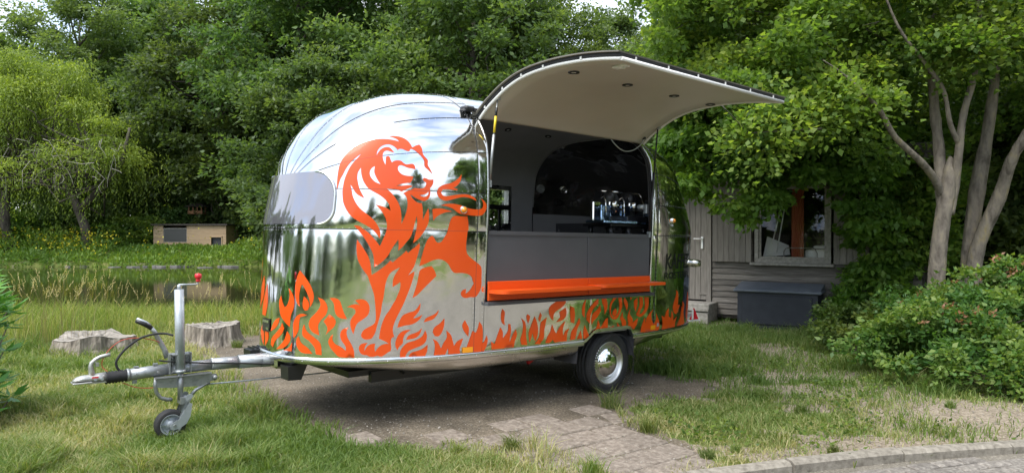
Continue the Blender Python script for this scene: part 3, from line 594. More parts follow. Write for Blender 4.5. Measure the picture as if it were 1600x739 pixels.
more = [(1, -32, 54, 1.0, 'tree filling the second row behind the willow'), (3, -25.5, 53, 1.5, 'pale tree in the second row, left of the duck house'), (0, -20, 52, 1.0, 'tree in the second row behind the duck house'), (2, -14.5, 50, 1.0, 'tall tree in the second row above the right end of the duck house'), (1, -9.5, 47, 1.2, 'tree in the second row above the front curve of the caravan'),
 (3, -4.0, 47, 1.5, 'pale tree in the second row over the middle of the caravan roof'), (0, 3.8, 35, .70, 'tree directly behind the raised hatch, right of its hinge'), (1, 15.5, 38, 1.2, 'tree in the second row behind the shed'), (0, -38, 44, 1.0, 'tree at the far left edge beyond the willow')]
for k, x, y, s_, lb in more: put_tree(k, x, y, s_, x*1.3, lb)
for i, (k, x, y, s_) in enumerate([(0, -64, 2, 1.0), (1, -62, 10, 1.1), (2, -65, 18, 1.0), (0, -62, 26, 1.1), (3, -60, 34, 1.4), (1, -54, 42, 1.15), (2, -48, 47, 1.0), (1, 27, 18, 1.0), (0, 25, 10, .9), (3, 24, 3, 1.1)]):
    put_tree(k, x, y, s_, i*2.1, 'tree at the ' + ('left' if x < 0 else 'right') + ' side of the grounds, ' + ('first', 'second', 'third', 'fourth', 'fifth', 'sixth', 'seventh', 'farthest', 'middle', 'nearest')[i] + ' of its row', 'trees enclosing the grounds')
# unseen trees added across the drive to shape the caravan's reflections
for i, (k, x, y, s_) in enumerate([(3, -12, -14, .36), (1, -7, -17, .30), (3, -2, -18, .36), (1, 3, -18, .30), (3, 8, -14, .40), (0, 11, -10, .38), (3, 14.5, -2.5, .62), (1, 15, 2.5, .75), (1, -16, -6, .36), (3, -15, 1, .36)]):
    put_tree(k, x, y, s_, i*1.7, 'added tree across the drive, ' + ('far left', 'left', 'near the middle left', 'middle', 'middle right', 'right', 'far right', 'beside the road end', 'behind the rhododendron', 'left of the lawn')[i] + ' of the row mirrored in the caravan', 'unseen trees added to be mirrored in the caravan side')
r2 = np.random.default_rng(6); cl = [[18.5*math.sin(a)+r2.normal()*.6, -2-16*math.cos(a)+r2.normal()*.6, r2.uniform(.2, 2.6), r2.uniform(.6, 1.0)] for a in np.arange(-2.25, 2.25, .03) for _ in range(3)]
o = foliage('added_mirror_hedge', [crown(cl, 60000, .22, r=r2)], M['leaf_pale']); tag(o, kind='stuff')  # unseen hedge arc, added to fill the caravan's mirror image
# distant wood as one mass
r2 = np.random.default_rng(5); cl = [[x+r2.normal()*1.5, 57+r2.normal()*2.5, r2.uniform(.5, 11), r2.uniform(1.3, 2.2)] for x in np.arange(-75, 60, 1.6) for _ in range(3)]
o = foliage('distant_wood', [crown(cl, 90000, .42, r=r2)], M['leaf_far']); tag(o, kind='stuff')
# undergrowth beneath the far trees: hedge band right behind the far bank and behind the caravan
cl = [[x+r2.normal()*.6, yb+r2.normal()*.8, r2.uniform(.3, hh), r2.uniform(.6, 1.1)] for (x0, x1, yb, hh) in ((-48, -6, 42.0, 5.0), (-8, 14, 30, 4.5), (14, 30, 24, 4)) for x in np.arange(x0, x1, .8) for _ in range(3)]
o = foliage('undergrowth', [crown(cl, 110000, .20, r=r2)], M['leaf_pale']); tag(o, kind='stuff')

# shrubs along the far bank
def shrub(name, H, Rr, n, seed, lm, size=.12, label='', group=None, cat='shrub', m=28, stems=True, extra=None):
    r = np.random.default_rng(seed); root = empty(name, label=label, cat=cat, group=group); cl = []
    while len(cl) < m:
        p = r.uniform(-1, 1, 3)
        if np.linalg.norm(p) > 1: continue
        cl.append([p[0]*Rr, p[1]*Rr, H*(.5+.42*p[2]), Rr*r.uniform(.26, .42)])
    foliage('leaves', [crown(cl, n, size, r=r, flat=.75)], lm, root)
    tb = MB()
    for c in cl[:12]: tb.tube(wiggle((r.normal()*.1*Rr, r.normal()*.1*Rr, -.15), c[:3], 3, .06), [.022*H, .016*H, .012*H, .005*H], 5)
    tb.build('stems', M['bark_dark'], root); return root
SB = [shrub('bank_shrub', 2.6, 1.9, 9000, 31, M['leaf_far'], .16), shrub('bank_shrub', 2.2, 2.2, 9000, 32, M['leaf_bank'], .20), shrub('bank_shrub', 3.0, 1.7, 9000, 33, M['leaf_pale'], .17)]
sbl = [(0, -31.5, 40.6, 1.05, 'dark rounded shrub on the far bank at the left edge of the photo'), (1, -27.6, 40.0, 1.0, 'broad light green shrub under the willow on the far bank'),
 (2, -24.2, 40.4, 1.1, 'pale shrub on the far bank two shrubs left of the duck house'), (1, -21.6, 40.2, .85, 'large-leaved shrub touching the left wall of the duck house'),
 (0, -18.3, 42.4, 1.2, 'dark shrub directly behind the duck house under the bird table'), (2, -14.2, 41, 1.15, 'tall pale shrub at the right end of the duck house'), (0, -11.2, 38.5, 1.1, 'dark shrub on the far bank beside the caravan front')]
us = set()
for k, x, y, s_, lb in sbl:
    o = SB[k] if k not in us else copy_tree(SB[k]); us.add(k); o.location = (x, y, float(height(x, y))); o.scale = (s_,)*3; o.rotation_euler.z = x; tag(o, lb, 'shrub', 'shrubs along the far bank of the pond')
# flowering herbs on the bank (uncountable)
n = 44000; xs = r2.uniform(-46, -4, n); ys = 34.0+r2.random(n)**1.2*5.6; hs = height(xs, ys); ok = hs > WATER_Z-.15; xs, ys, hs = xs[ok], ys[ok], hs[ok]; n = len(xs)
hh = (.22+.5*fbm(xs, ys, 1.6)+1.0*sst(.42, .7, fbm(xs+4, ys, 2.3))*sst(35.5, 37.5, ys)*np.where(xs < -21, 1, .25))*np.where((xs > -20.6) & (xs < -14.8), .35, 1.)
P = np.stack([xs, ys, hs+hh*r2.random(n)], 1); D = r2.normal(size=(n, 3)); D[:, 2] += 1.1; V, F = leaf_arrays(P, D, .20*(.6+.8*r2.random(n)), .35, r=r2)
o = foliage('bank_herbs', [(V, F, np.repeat(np.clip(.35*r2.random(n)+.65*fbm(xs, ys, 2.2), 0, 1), 4))], M['leaf_bank']); tag(o, kind='stuff')
n = 5200; xs = -46+r2.random(n)*38; ys = 35.3+r2.random(n)*3.2; ok = (fbm(xs, ys, 1.5) > .5) & (height(xs, ys) > WATER_Z-.1) & ((xs < -20.5) | (r2.random(n) < .12)); xs, ys = xs[ok], ys[ok]; n = len(xs)
P = np.stack([xs, ys, height(xs, ys)+.35+.9*r2.random(n)], 1); V, F = leaf_arrays(P, r2.normal(size=(n, 3)), .085, 1., r=r2)
o = foliage('yellow_flowers', [(V, F, np.repeat(r2.random(n), 4))], M['leaf_yellow']); tag(o, kind='stuff')
# stony shore
sm_ = MB()
for k in range(46):
    x = -17.6+r2.normal()*1.7; y = 35.0+r2.normal()*.4; s_ = r2.uniform(.08, .45)
    q = [(x+math.cos(a)*s_*r2.uniform(.7, 1.2), y+math.sin(a)*s_*.6) for a in np.arange(0, 6.2, 1.0)]; sm_.prism(q, 'z', WATER_Z-.2, WATER_Z+.03+.06*r2.random())
M['stone'] = noise_mat('shore_stone', [(.10, .095, .09), (.22, .21, .20)], 5, .9); tag(sm_.build('shore_stones', M['stone']), kind='stuff')

# ------------------------------------------------------------------ willow at the left
wr = empty('willow_tree', (-23.5, 37.6, .6), label='light yellow-green willow with drooping twigs on the far bank at the left', cat='tree')
r3 = np.random.default_rng(21); cl = []
for k in range(95):
    a = r3.uniform(0, 6.28); q = r3.random()**.5
    cl.append([-3.2+7.2*q*math.cos(a), 3.0*q*math.sin(a), 4.0+5.6*(1-q*q)**.7+r3.uniform(-1.4, .6), r3.uniform(.7, 1.3)])
cl = np.array(cl); parts = [crown(cl, 42000, .17, .3, .75, r=r3, droop=.9)]
P = []; D = []; T = []
for k in range(2600):
    c = cl[r3.integers(len(cl))]; d = r3.normal(size=2)*c[3]*.8; x, y, z = c[0]+d[0], c[1]+d[1], c[2]+r3.uniform(-.4, .4); ln = r3.uniform(.7, 3.4); m_ = int(ln*9); tt = r3.random(); sx = r3.normal()*.12
    for j in range(m_):
        P.append((x+sx*j*.1+r3.normal()*.05, y+r3.normal()*.05, z-j*.11)); D.append((r3.normal()*.6, r3.normal()*.6, -1)); T.append(np.clip(tt*.6+.4*r3.random()-.012*j, 0, 1))
P = np.array(P); V, F = leaf_arrays(P, np.array(D), .15*(.6+.8*r3.random(len(P))), .26, up=0, r=r3); parts.append((V, F, np.repeat(T, 4)))
foliage('crown', parts, M['leaf_willow'], wr)
tb = MB(); tb.tube([(1.2, 0, -.8), (.9, 0, 1.2), (.2, .1, 2.8), (-.8, .2, 4.4), (-2.2, .2, 6.0)], [.30, .24, .20, .15, .08], 10)
tb.tube([(-3.0, .2, -.8), (-3.4, .1, 1.4), (-3.3, 0, 3.0), (-4.2, 0, 5.6)], [.30, .25, .2, .1], 10)
tb.tube([(.6, 0, 2.0), (2.0, -.1, 3.4), (2.9, 0, 4.6), (3.3, 0, 6.4)], [.20, .17, .13, .06], 8)
for k in range(46):
    c = cl[r3.integers(len(cl))]; s0 = [(.2, .1, 2.8), (-.8, .2, 4.4), (-3.3, 0, 3.0), (2.0, -.1, 3.4), (2.9, 0, 4.6)][k % 5]; tb.tube(wiggle(s0, c[:3], 5, .09), [.08, .06, .05, .035, .02, .01], 5)
tb.build('trunk', M['bark_dark'], wr)
# dry grey twigs hanging in the willow
tb = MB()
for k in range(100):
    c = np.array([r3.uniform(-8, 3.5), r3.uniform(-3.2, -1.6), r3.uniform(3.6, 5.6)]); e = c+np.array([r3.normal()*.7, r3.normal()*.2, r3.uniform(-1.6, .2)]); tb.tube(wiggle(c, e, 3, .15), [.022, .016, .012, .006], 4, cap=False)
tb.build('dry_twigs', M['wframe'], wr)['kind'] = 'stuff'

# ------------------------------------------------------------------ duck house and bird table on the far bank
dh = empty('duck_house', (-17.75, 40, .62), label='low tan timber duck house with dark flat roof, wire window and square doorway', cat='duck house')
W_, D_, HH = 4.0, 1.7, 1.22
def dbox(mb, x0, x1, z0, z1, y0=-.02, y1=.02): mb.box(((x0+x1)/2, (y0+y1)/2, (z0+z1)/2), (x1-x0, y1-y0, z1-z0))
zz = 0.0
for k in range(8):
    z0 = k*.152; z1 = z0+.146; off = -.008*(k % 2)
    ranges = [(-2, 1.17), (1.77, 2)] if z0 < .58 else [(-2, 2)]
    if z1 > .33: ranges = [(-2, -1.46), (-.16, ranges[0][1])]+ranges[1:]
    for a, b_ in ranges:
        mb = MB(); dbox(mb, a, b_, z0, z1, -D_/2-.02+off, -D_/2+.02+off); mb.build('board', M['tanboards'], dh)
mb = MB(); mb.box((-1.98, .02, HH/2), (.04, D_, HH)); mb.box((1.98, .02, HH/2), (.04, D_, HH)); mb.box((0, D_/2, HH/2), (4, .04, HH)); mb.build('wall', M['tanboards'], dh)
mb = MB(); mb.box((0, 0, HH+.05), (4.2, 2.0, .09), ch=.01); mb.build('roof', M['dark_roof'], dh)
mb = MB(); mb.box((-.81, -.82, .70), (1.34, .05, .78)); o = mb.build('window', M['wframe'], dh)
mb = MB(); mb.box((-.81, -.855, .70), (1.22, .02, .68)); mb.build('wire_mesh', M['screen'], o)
mb = MB(); mb.box((1.47, -.5, .29), (.60, .5, .58)); mb.build('doorway', M['inside_dark'], dh)
mb = MB()
for a, b_, c_, d_ in ((1.14, 1.19, 0, .62), (1.75, 1.80, 0, .62), (1.14, 1.80, .58, .64)): dbox(mb, a, b_, c_, d_, -D_/2-.06, -D_/2-.02)
mb.build('door_frame', M['tanboards'], dh)
bt = empty('bird_table', (-18.25, 41.2, .55), label='small brown wooden bird table with pitched roof standing behind the duck house', cat='bird table')
mb = MB(); mb.tube([(0, 0, -.3), (0, 0, 1.95)], .07, 8); mb.build('post', M['bark_dark'], bt)
mb = MB(); mb.box((0, 0, 2.0), (.85, .6, .06)); 
for x in (-.36, -.12, .12, .36): mb.box((x, -.26, 2.2), (.06, .05, .36)); mb.box((x, .26, 2.2), (.06, .05, .36))
mb.box((0, -.27, 2.09), (.85, .04, .12)); mb.build('tray', noise_mat('brown_wood', [(.16, .075, .03), (.25, .12, .05)], 6, .7), bt)
mb = MB(); mb.add([(-.58, -.45, 2.38), (.58, -.45, 2.38), (.58, .45, 2.38), (-.58, .45, 2.38), (-.2, 0, 2.62), (.2, 0, 2.62)], [(0, 1, 5, 4), (2, 3, 4, 5), (0, 4, 3), (1, 2, 5), (0, 3, 2, 1)]); mb.build('roof', M['dark_roof'], bt)

# ------------------------------------------------------------------ wooden shed at the right
def at(u, v, Y): return ((u-800)/1110*Y, Y, 1.65+(358-v)/1110*Y)
shed = empty('wooden_shed', (4.01, 12.72, 0), R(-33), 'weathered grey wooden shed with plank door, window and open shutters behind the caravan', 'shed')
def board(x0, x1, z, h=.118, y=0., name='board', parent=None, m_=None):
    mb = MB(); b0 = -.030+y; b1 = -.008+y; j = random.uniform(-.003, .003)
    mb.add([(x0, b0+j, z), (x1, b0+j, z), (x1, b1, z+h), (x0, b1, z+h), (x0, b0+.02+j, z), (x1, b0+.02+j, z), (x1, b1+.02, z+h), (x0, b1+.02, z+h)],
           [(0, 1, 2, 3), (5, 4, 7, 6), (0, 4, 5, 1), (3, 2, 6, 7), (0, 3, 7, 4), (1, 5, 6, 2)])
    return mb.build(name, m_ or M['weathered'], parent or shed)
z = .12
while z < 2.74:
    segs = [(-.42, 2.9)]
    if z > .98: segs = [(-.42, .30), (1.62, 2.9)]
    if z > 2.46: segs = [(-1.5, .9), (.9, 2.9)]
    for a, b_ in segs: board(a+.001, b_-.003, z+random.uniform(-.002, .002))
    board(-2.6, -1.5, z)
    z += .105
mb = MB(); mb.box((1.4, 1.6, 1.4), (8.0, 3.0, 2.7)); wallb = MB()
wallb.box((-2.1, .03, 1.4), (1.1, .04, 2.7)); wallb.box((-.03, .03, 1.4), (.72, .04, 2.7)); wallb.box((2.26, .03, 1.4), (1.28, .04, 2.7)); wallb.box((.96, .03, .5), (1.30, .04, 1.0)); wallb.box((.96, .03, 2.6), (1.30, .04, .28)); wallb.box((.15, 3.0, 1.4), (5.5, .04, 2.7)); wallb.box((-2.6, 1.5, 1.4), (.04, 3, 2.7)); wallb.box((2.9, 1.5, 1.4), (.04, 3, 2.7)); wallb.box((.15, 1.5, .1), (5.5, 3, .04))
wallb.build('wall', M['dark_roof'], shed)
mb = MB(); mb.box((.15, 1.2, 2.86), (6.1, 3.9, .14)); mb.box((.15, -.76, 2.80), (6.12, .03, .22)); mb.build('roof', M['dark_roof'], shed)
dr = empty('door'); dr.parent = shed
for k in range(9):
    mb = MB(); x0 = -1.46+k*.104; mb.box((x0+.051, -.015+random.uniform(-.003, .003), 1.36), (.098, .03, 2.0)); mb.build('plank', M['weathered_v'], dr)
mb = MB(); mb.box((-.60, -.05, 1.40), (.042, .012, .22), ch=.004); mb.tube([(-.60, -.055, 1.47), (-.60, -.10, 1.47), (-.74, -.10, 1.475)], .012, 8); mb.build('handle', M['lamp_white'], dr)
mb = MB(); mb.box((-.475, -.02, 1.40), (.085, .07, 2.15)); mb.box((-1.50, -.02, 1.4), (.07, .07, 2.15)); mb.box((-.99, -.02, 2.42), (1.1, .07, .09)); mb.box((-.58, -.04, .47), (.16, .02, .03)); mb.build('door_frame', M['weathered_v'], shed)
mb = MB(); mb.box((-1.0, -.27, .165), (1.36, .50, .33), ch=.012); mb.box((-1.0, -.56, .235), (1.38, .08, .045)); mb.box((-1.0, -.58, .09), (1.38, .10, .18)); mb.build('step', M['wframe'], shed)
wn = empty('window'); wn.parent = shed
def frame(mb, x0, x1, z0, z1, wd, y0, y1):
    mb.box(((x0+x1)/2, (y0+y1)/2, z0+wd/2), (x1-x0, y1-y0, wd)); mb.box(((x0+x1)/2, (y0+y1)/2, z1-wd/2), (x1-x0, y1-y0, wd))
    mb.box((x0+wd/2, (y0+y1)/2, (z0+z1)/2), (wd, y1-y0, z1-z0-2*wd)); mb.box((x1-wd/2, (y0+y1)/2, (z0+z1)/2), (wd, y1-y0, z1-z0-2*wd))
mb = MB(); frame(mb, .34, 1.58, 1.07, 2.44, .065, -.06, .03); mb.build('frame', M['wframe'], wn)
mb = MB(); frame(mb, .408, 1.512, 1.137, 2.37, .035, -.04, .02); mb.build('sash', M['wframe'], wn)
mb = MB(); mb.box((.96, -.085, 1.045), (1.36, .13, .045), ch=.005); mb.build('sill', M['wframe'], wn)
mb = MB(); mb.box((.96, -.012, 1.75), (1.04, .006, 1.17)); mb.build('pane', M['glass'], wn)
def rippled(x0, x1, z0, z1, y, amp, nw, m_, name, parent):
    n = nw*6; vs = []; fs = []
    for i in range(n+1):
        x = x0+(x1-x0)*i/n; yy = y+amp*math.sin(i/6*2*math.pi)
        vs += [(x, yy, z0), (x+.004, yy, z1)]
    fs = [(2*i, 2*i+2, 2*i+3, 2*i+1) for i in range(n)]
    return MB().add(vs, fs, True).build(name, m_, parent)
rippled(.92, 1.12, 1.15, 2.4, .12, .015, 5, noise_mat('orange_curtain', [(.30, .07, .03), (.38, .10, .045)], 3, .8), 'curtain', shed)
mb = MB(); mb.box((1.30, .35, 1.22), (.36, .3, .16), ch=.03); mb.box((1.36, .30, 1.34), (.20, .2, .05), ch=.02); mb.tube([(.50, .30, 1.14), (.70, .4, 2.1)], .012, 6); mb.tube([(.62, .30, 1.14), (.74, .4, 2.0)], .012, 6); mb.add([(.43, .16, 1.15), (.86, .3, 1.20), (.80, .5, 1.36), (.47, .3, 1.52)], [(0, 1, 2, 3)]); mb.build('pane_reflection_shapes', M['lamp_white'], shed)  # white shapes standing in for reflections on the window pane
mb = MB(); pts = [(.80+.0*i, 0, 1.13) for i in range(1)]; mb.tube([(.80, .10, 1.14), (.80, .10, 1.26), (.83, .10, 1.31), (.88, .10, 1.325), (1.26, .10, 1.325), (1.31, .10, 1.30), (1.34, .10, 1.24), (1.34, .10, 1.14)], .009, 8); mb.build('chair_back_rail', M['wframe'], shed)
for x0, n_ in ((-.40, 7), (1.62, 6)):
    sh = empty('shutter'); sh.parent = shed
    for k in range(n_):
        mb = MB(); mb.box((x0+.052+k*.098, -.075+random.uniform(-.003, .003), 1.78), (.093, .024, 1.42)); mb.build('plank', M['weathered_v'], sh)
    MB().box((x0+.05*n_, -.052, 2.2), (.098*n_, .022, .09)).build('batten', M['weathered_v'], sh); MB().box((x0+.05*n_, -.052, 1.3), (.098*n_, .022, .09)).build('batten', M['weathered_v'], sh)
bx = empty('storage_box', (4.44, 11.88, 0), R(-31), 'dark anthracite plastic storage box with pale lid against the shed wall', 'storage box')
mb = MB(); mb.prism([(-.60, -.22), (.66, -.22), (.68, .24), (-.62, .24)], 'z', 0, .60); mb.build('body', M['chest'], bx)
mb = MB(); mb.box((.03, -.235, .31), (1.10, .02, .48), ch=.008); mb.build('front_panel', M['chest'], bx)
mb = MB(); mb.box((.03, .0, .625), (1.38, .56, .05), ch=.015); mb.add([(-.64, -.27, .65), (.70, -.27, .65), (.70, .27, .74), (-.64, .27, .74), (-.64, .27, .65), (.70, .27, .65)], [(0, 1, 2, 3), (0, 3, 4), (1, 5, 2), (3, 2, 5, 4)]); mb.build('lid', M['chest_lid'], bx)

# ------------------------------------------------------------------ maples on the right
mp1 = empty('maple_tree', at(1466, 500, 9.2)[:2]+(0,), label='left of the two grey-barked maples, trunk forking above the shrub', cat='tree', group='maples beside the shed')
mp2 = empty('maple_tree', at(1532, 500, 9.8)[:2]+(0,), label='right-hand maple whose lichen-marked limb leans to the right', cat='tree', group='maples beside the shed')
def limb(mb, root, pts, radii, n=12):
    P = []
    for (u, v, Y) in pts: P.append(np.array(at(u, v, Y)))
    P = polysmooth(P, 5); rr = np.interp(np.linspace(0, 1, len(P)), np.linspace(0, 1, len(radii)), radii); rr = rr*.57*(1+.04*rng.normal(size=len(rr)))
    o = np.array(root.location); mb.tube([p-o for p in P], list(rr), n); return P
t1 = MB(); t2 = MB()
limb(t1, mp1, [(1470, 560, 9.2), (1463, 470, 9.2), (1466, 400, 9.2), (1473, 340, 9.2), (1480, 300, 9.2), (1484, 265, 9.2), (1484, 245, 9.25)], [.22, .19, .175, .168, .172, .13, .03], 18)
limb(t1, mp1, [(1481, 335, 9.2), (1489, 300, 9.2), (1497, 240, 9.1), (1504, 180, 9.05), (1522, 110, 9.0), (1527, 20, 9.0), (1515, -80, 9.0), (1500, -220, 9)], [.12, .11, .085, .075, .068, .06, .045, .02])
limb(t1, mp1, [(1473, 340, 9.22), (1471, 300, 9.25), (1466, 230, 9.4), (1458, 160, 9.5), (1455, 60, 9.6), (1470, -80, 9.8)], [.13, .13, .12, .105, .085, .05])
limb(t1, mp1, [(1482, 335, 9.3), (1464, 288, 9.15), (1440, 255, 8.95), (1398, 215, 8.7), (1375, 175, 8.6), (1350, 148, 8.5), (1318, 118, 8.4), (1285, 95, 8.3)], [.085, .085, .075, .062, .050, .036, .020, .008])
limb(t1, mp1, [(1500, 230, 9.1), (1484, 195, 9.0), (1472, 140, 8.9), (1440, 95, 8.8), (1400, 40, 8.7), (1360, -60, 8.5)], [.062, .052, .045, .038, .028, .012])
limb(t2, mp2, [(1518, 560, 9.8), (1520, 440, 9.8), (1530, 380, 9.75), (1560, 310, 9.6), (1580, 250, 9.4), (1610, 200, 9.2), (1660, 130, 9)], [.26, .20, .16, .15, .12, .11, .08], 16)
limb(t2, mp2, [(1508, 470, 9.9), (1516, 380, 9.95), (1526, 300, 10), (1543, 200, 10), (1555, 100, 10), (1560, -40, 10), (1570, -180, 10)], [.16, .17, .18, .13, .10, .08, .04], 16)
limb(t2, mp2, [(1556, 110, 10), (1580, 60, 9.8), (1610, 30, 9.6)], [.05, .035, .02])
t1.build('trunk', M['bark'], mp1); t2.build('trunk', M['bark'], mp2)
r4 = np.random.default_rng(44)
def region_clumps(n, urange, vfun, yrange, rad, keep=None, vtop=-260):
    o = []
    while len(o) < n:
        u = r4.uniform(*urange); vb = np.interp(u, [p[0] for p in vfun], [p[1] for p in vfun]); v = vtop+(vb-vtop)*r4.random(); Y = r4.uniform(*yrange)
        if keep and not keep(u, v, Y): continue
        o.append(list(at(u, v, Y))+[r4.uniform(*rad)])
    return np.array(o)
vb = [(985, 70), (1010, 110), (1060, 140), (1120, 200), (1200, 265), (1260, 262), (1330, 270), (1420, 280), (1500, 225), (1600, 200), (1750, 240)]
def keep1(u, v, Y): return not (Y < 10.4 and 1370 < u < 1680 and v > 105) and vnz(u, v) > .12
def vnz(u, v): return float(vnoise(u*.01, v*.01, .55))
c1 = region_clumps(330, (1010, 1760), vb, (8.6, 12.2), (.22, .52), keep1)
def crown2(name, cl, n, size, mat_, root, wr=.8, flat=.6, tips=True, **k):
    o = np.array([root.location.x, root.location.y, root.location.z, 0]); parts = [crown(cl-o, n, size, wr, flat, r=r4, **k)]
    return foliage(name, parts, mat_, root)
left = c1[c1[:, 0]/c1[:, 1] < .53]; right = c1[c1[:, 0]/c1[:, 1] >= .53]
crown2('crown', left, 100000, .074, M['leaf_maple'], mp1, flat=.8); crown2('crown', right, 80000, .074, M['leaf_maple'], mp2, flat=.8)
# twigs of the maple crown
tb = MB()
for c in left[::9]: e = c[:3]+r4.normal(size=3)*.5-np.array(mp1.location); s0 = c[:3]-np.array(mp1.location)+np.array([.7, .2, -.1]); tb.tube(wiggle(s0, e, 4, .1), [.010, .008, .006, .005, .003], 4, cap=False)
tb.build('twigs', M['bark_dark'], mp1)['kind'] = 'stuff'
# broad-leaved tree drooping over the shed door and window
lt = empty('lime_tree', at(1352, 500, 11.2)[:2]+(0,), label='bright green broad-leaved tree hanging over the shed door and shutter', cat='tree')
vb2 = [(1045, 300), (1075, 315), (1110, 320), (1140, 345), (1160, 365), (1185, 335), (1215, 300), (1260, 285), (1300, 285), (1325, 310), (1345, 380), (1360, 400), (1400, 400)]
c2 = region_clumps(150, (1045, 1400), vb2, (10.4, 11.8), (.16, .36), None, 110)
c3 = region_clumps(26, (1345, 1405), [(1325, 430), (1400, 470)], (10.9, 11.6), (.15, .30), None, 300)
crown2('crown', np.concatenate([c2, c3]), 52000, .105, M['leaf_lilac'], lt, wr=.62, droop=.75)
tb = MB(); limb(tb, lt, [(1353, 540, 11.2), (1350, 470, 11.2), (1356, 400, 11.2), (1350, 330, 11.2), (1330, 260, 11.1)], [.085, .07, .06, .05, .03]); limb(tb, lt, [(1353, 420, 11.2), (1375, 350, 11.3), (1390, 290, 11.3)], [.04, .03, .02])
limb(tb, lt, [(1352, 360, 11.2), (1290, 290, 11.1), (1200, 240, 11), (1100, 210, 10.9)], [.045, .04, .03, .015]); tb.build('trunk', M['bark_dark'], lt)
# dark bushes behind the trunks
def bush(name, base, clumps, n, size, lm, label, cat='shrub', group=None, wr=.6, flat=.75, extra=None, droop=.2, nst=14):
    root = empty(name, tuple(base), label=label, cat=cat, group=group); o = np.array(list(base)+[0]); parts = [crown(np.array(clumps)-o, n, size, wr, flat, r=r4, droop=droop)]
    foliage('leaves', parts, lm, root); tb = MB()
    for c in np.array(clumps)[::max(1, len(clumps)//nst)]:
        e = c[:3]-o[:3]; tb.tube(wiggle((e[0]*.35+r4.normal()*.05, e[1]*.35, -.1), e, 4, .07), [.02, .016, .012, .008, .004], 5, cap=False)
    tb.build('stems', M['bark_dark'], root)
    return root
def cl_box(n, us, vs, Ys, rad): return [list(at(r4.uniform(*us), r4.uniform(*vs), r4.uniform(*Ys)))+[r4.uniform(*rad)] for _ in range(n)]
bush('backing_bush', (9.3, 14.2, 0), cl_box(90, (1330, 1500), (170, 490), (12.4, 14.5), (.35, .7)), 34000, .15, M['leaf_far'], 'dark leafy bush filling the gap behind the left maple trunk')
bush('shed_creeper', (6.6, 11.9, 0), cl_box(46, (1395, 1475), (205, 400), (10.9, 12.0), (.2, .42)), 20000, .10, M['leaf_maple'], 'leafy climber covering the right corner and roof end of the shed', cat='climber')
bush('backing_bush', (12.0, 14.2, 0), cl_box(90, (1490, 1720), (150, 490), (12.0, 14.5), (.35, .75)), 34000, .15, M['leaf_far'], 'dark leafy bush behind the right maple trunk at the photo edge')
# spreading shrub in front of the maples
def hump(n, x0, x1, y0, y1, hmax, rad):
    o = []
    while len(o) < n:
        a, b_ = r4.uniform(-1, 1, 2)
        if a*a+b_*b_ > 1: continue
        x = (x0+x1)/2+a*(x1-x0)/2; y = (y0+y1)/2+b_*(y1-y0)/2; top = hmax*(1-.55*(a*a+b_*b_))*(.75+.5*float(vnoise(x, y, .45))); o.append([x, y, top*r4.uniform(.25, 1), r4.uniform(*rad)])
    return o
hz = hump(200, 3.9, 7.6, 6.55, 9.2, 1.12, (.09, .25))
b1 = bush('spreading_shrub', (5.1, 7.5, 0), hz, 50000, .060, M['leaf_shrub'], 'wide green shrub with reddish new tips in front of the maple trunks', wr=.62)
tips = sorted(hz, key=lambda c: -c[2])[:46]; n = 2600; k = r4.integers(len(tips), size=n); cc = np.array(tips)[k]
# new growth in small bunches at shoot tips
bc = cc[:, :3]+unit(r4.normal(size=(n, 3)))*cc[:, 3:]*[1, 1, .8]; bc[:, 2] += .05
keepb = r4.random(len(tips))[k] > .45; bc = bc[keepb]; bc = bc[:90].repeat(7, 0)+r4.normal(size=(min(90, len(bc[:90]))*7, 3))*.018
V, F = leaf_arrays(bc-np.array([5.1, 7.5, 0]), r4.normal(size=(len(bc), 3))+[0, 0, .8], .05, .5, r=r4); foliage('new_tips', [(V, F, np.repeat(r4.random(len(bc)), 4))], M['leaf_pink'], b1)['kind'] = 'stuff'
hz2 = hump(46, 4.15, 5.4, 8.6, 10.0, .85, (.10, .22)); bush('low_shrub', (4.2, 9.2, 0), hz2, 16000, .062, M['leaf_shrub'], 'low green shrub between the storage box and the wide shrub', wr=.6)
hz3 = hump(26, 5.25, 6.7, 10.9, 11.5, 1.4, (.12, .25)); bush('wall_shrub', (5.3, 11.3, 0), hz3, 9000, .085, M['leaf_lilac'], 'light green shrub growing against the shed wall right of the box', wr=.6)
# rhododendron at the left edge
rh = empty('rhododendron', (-4.30, 5.5, .08), label='rhododendron with long glossy leaves at the left edge of the photo', cat='shrub'); V_ = []; tb = MB()
for k in range(84):
    a = r4.uniform(0, 6.28); q = r4.random()**.5; c = np.array([.36*q*math.cos(a), .36*q*math.sin(a), r4.uniform(.02, 1.30)*(1-.15*q)]); m_ = 13
    tb.tube(wiggle((0, 0, -.1), c, 3, .05), [.012, .009, .007, .005], 5, cap=False); ang = np.arange(m_)*2.4; D = np.stack([np.cos(ang), np.sin(ang), r4.uniform(-.15, .75, m_)], 1)
    P = c+D*.012+r4.normal(size=(m_, 3))*.012; v, f = leaf_arrays(P, D, .145*(.75+.5*r4.random(m_)), .27, up=1.5, fold=.06, r=r4); V_.append((v, f, np.repeat(np.clip(.25+.5*c[2]/1.3+.3*r4.random(m_), 0, 1), 4)))
foliage('leaves', V_, M['leaf_rhodo'], rh); tb.build('stems', M['bark'], rh)

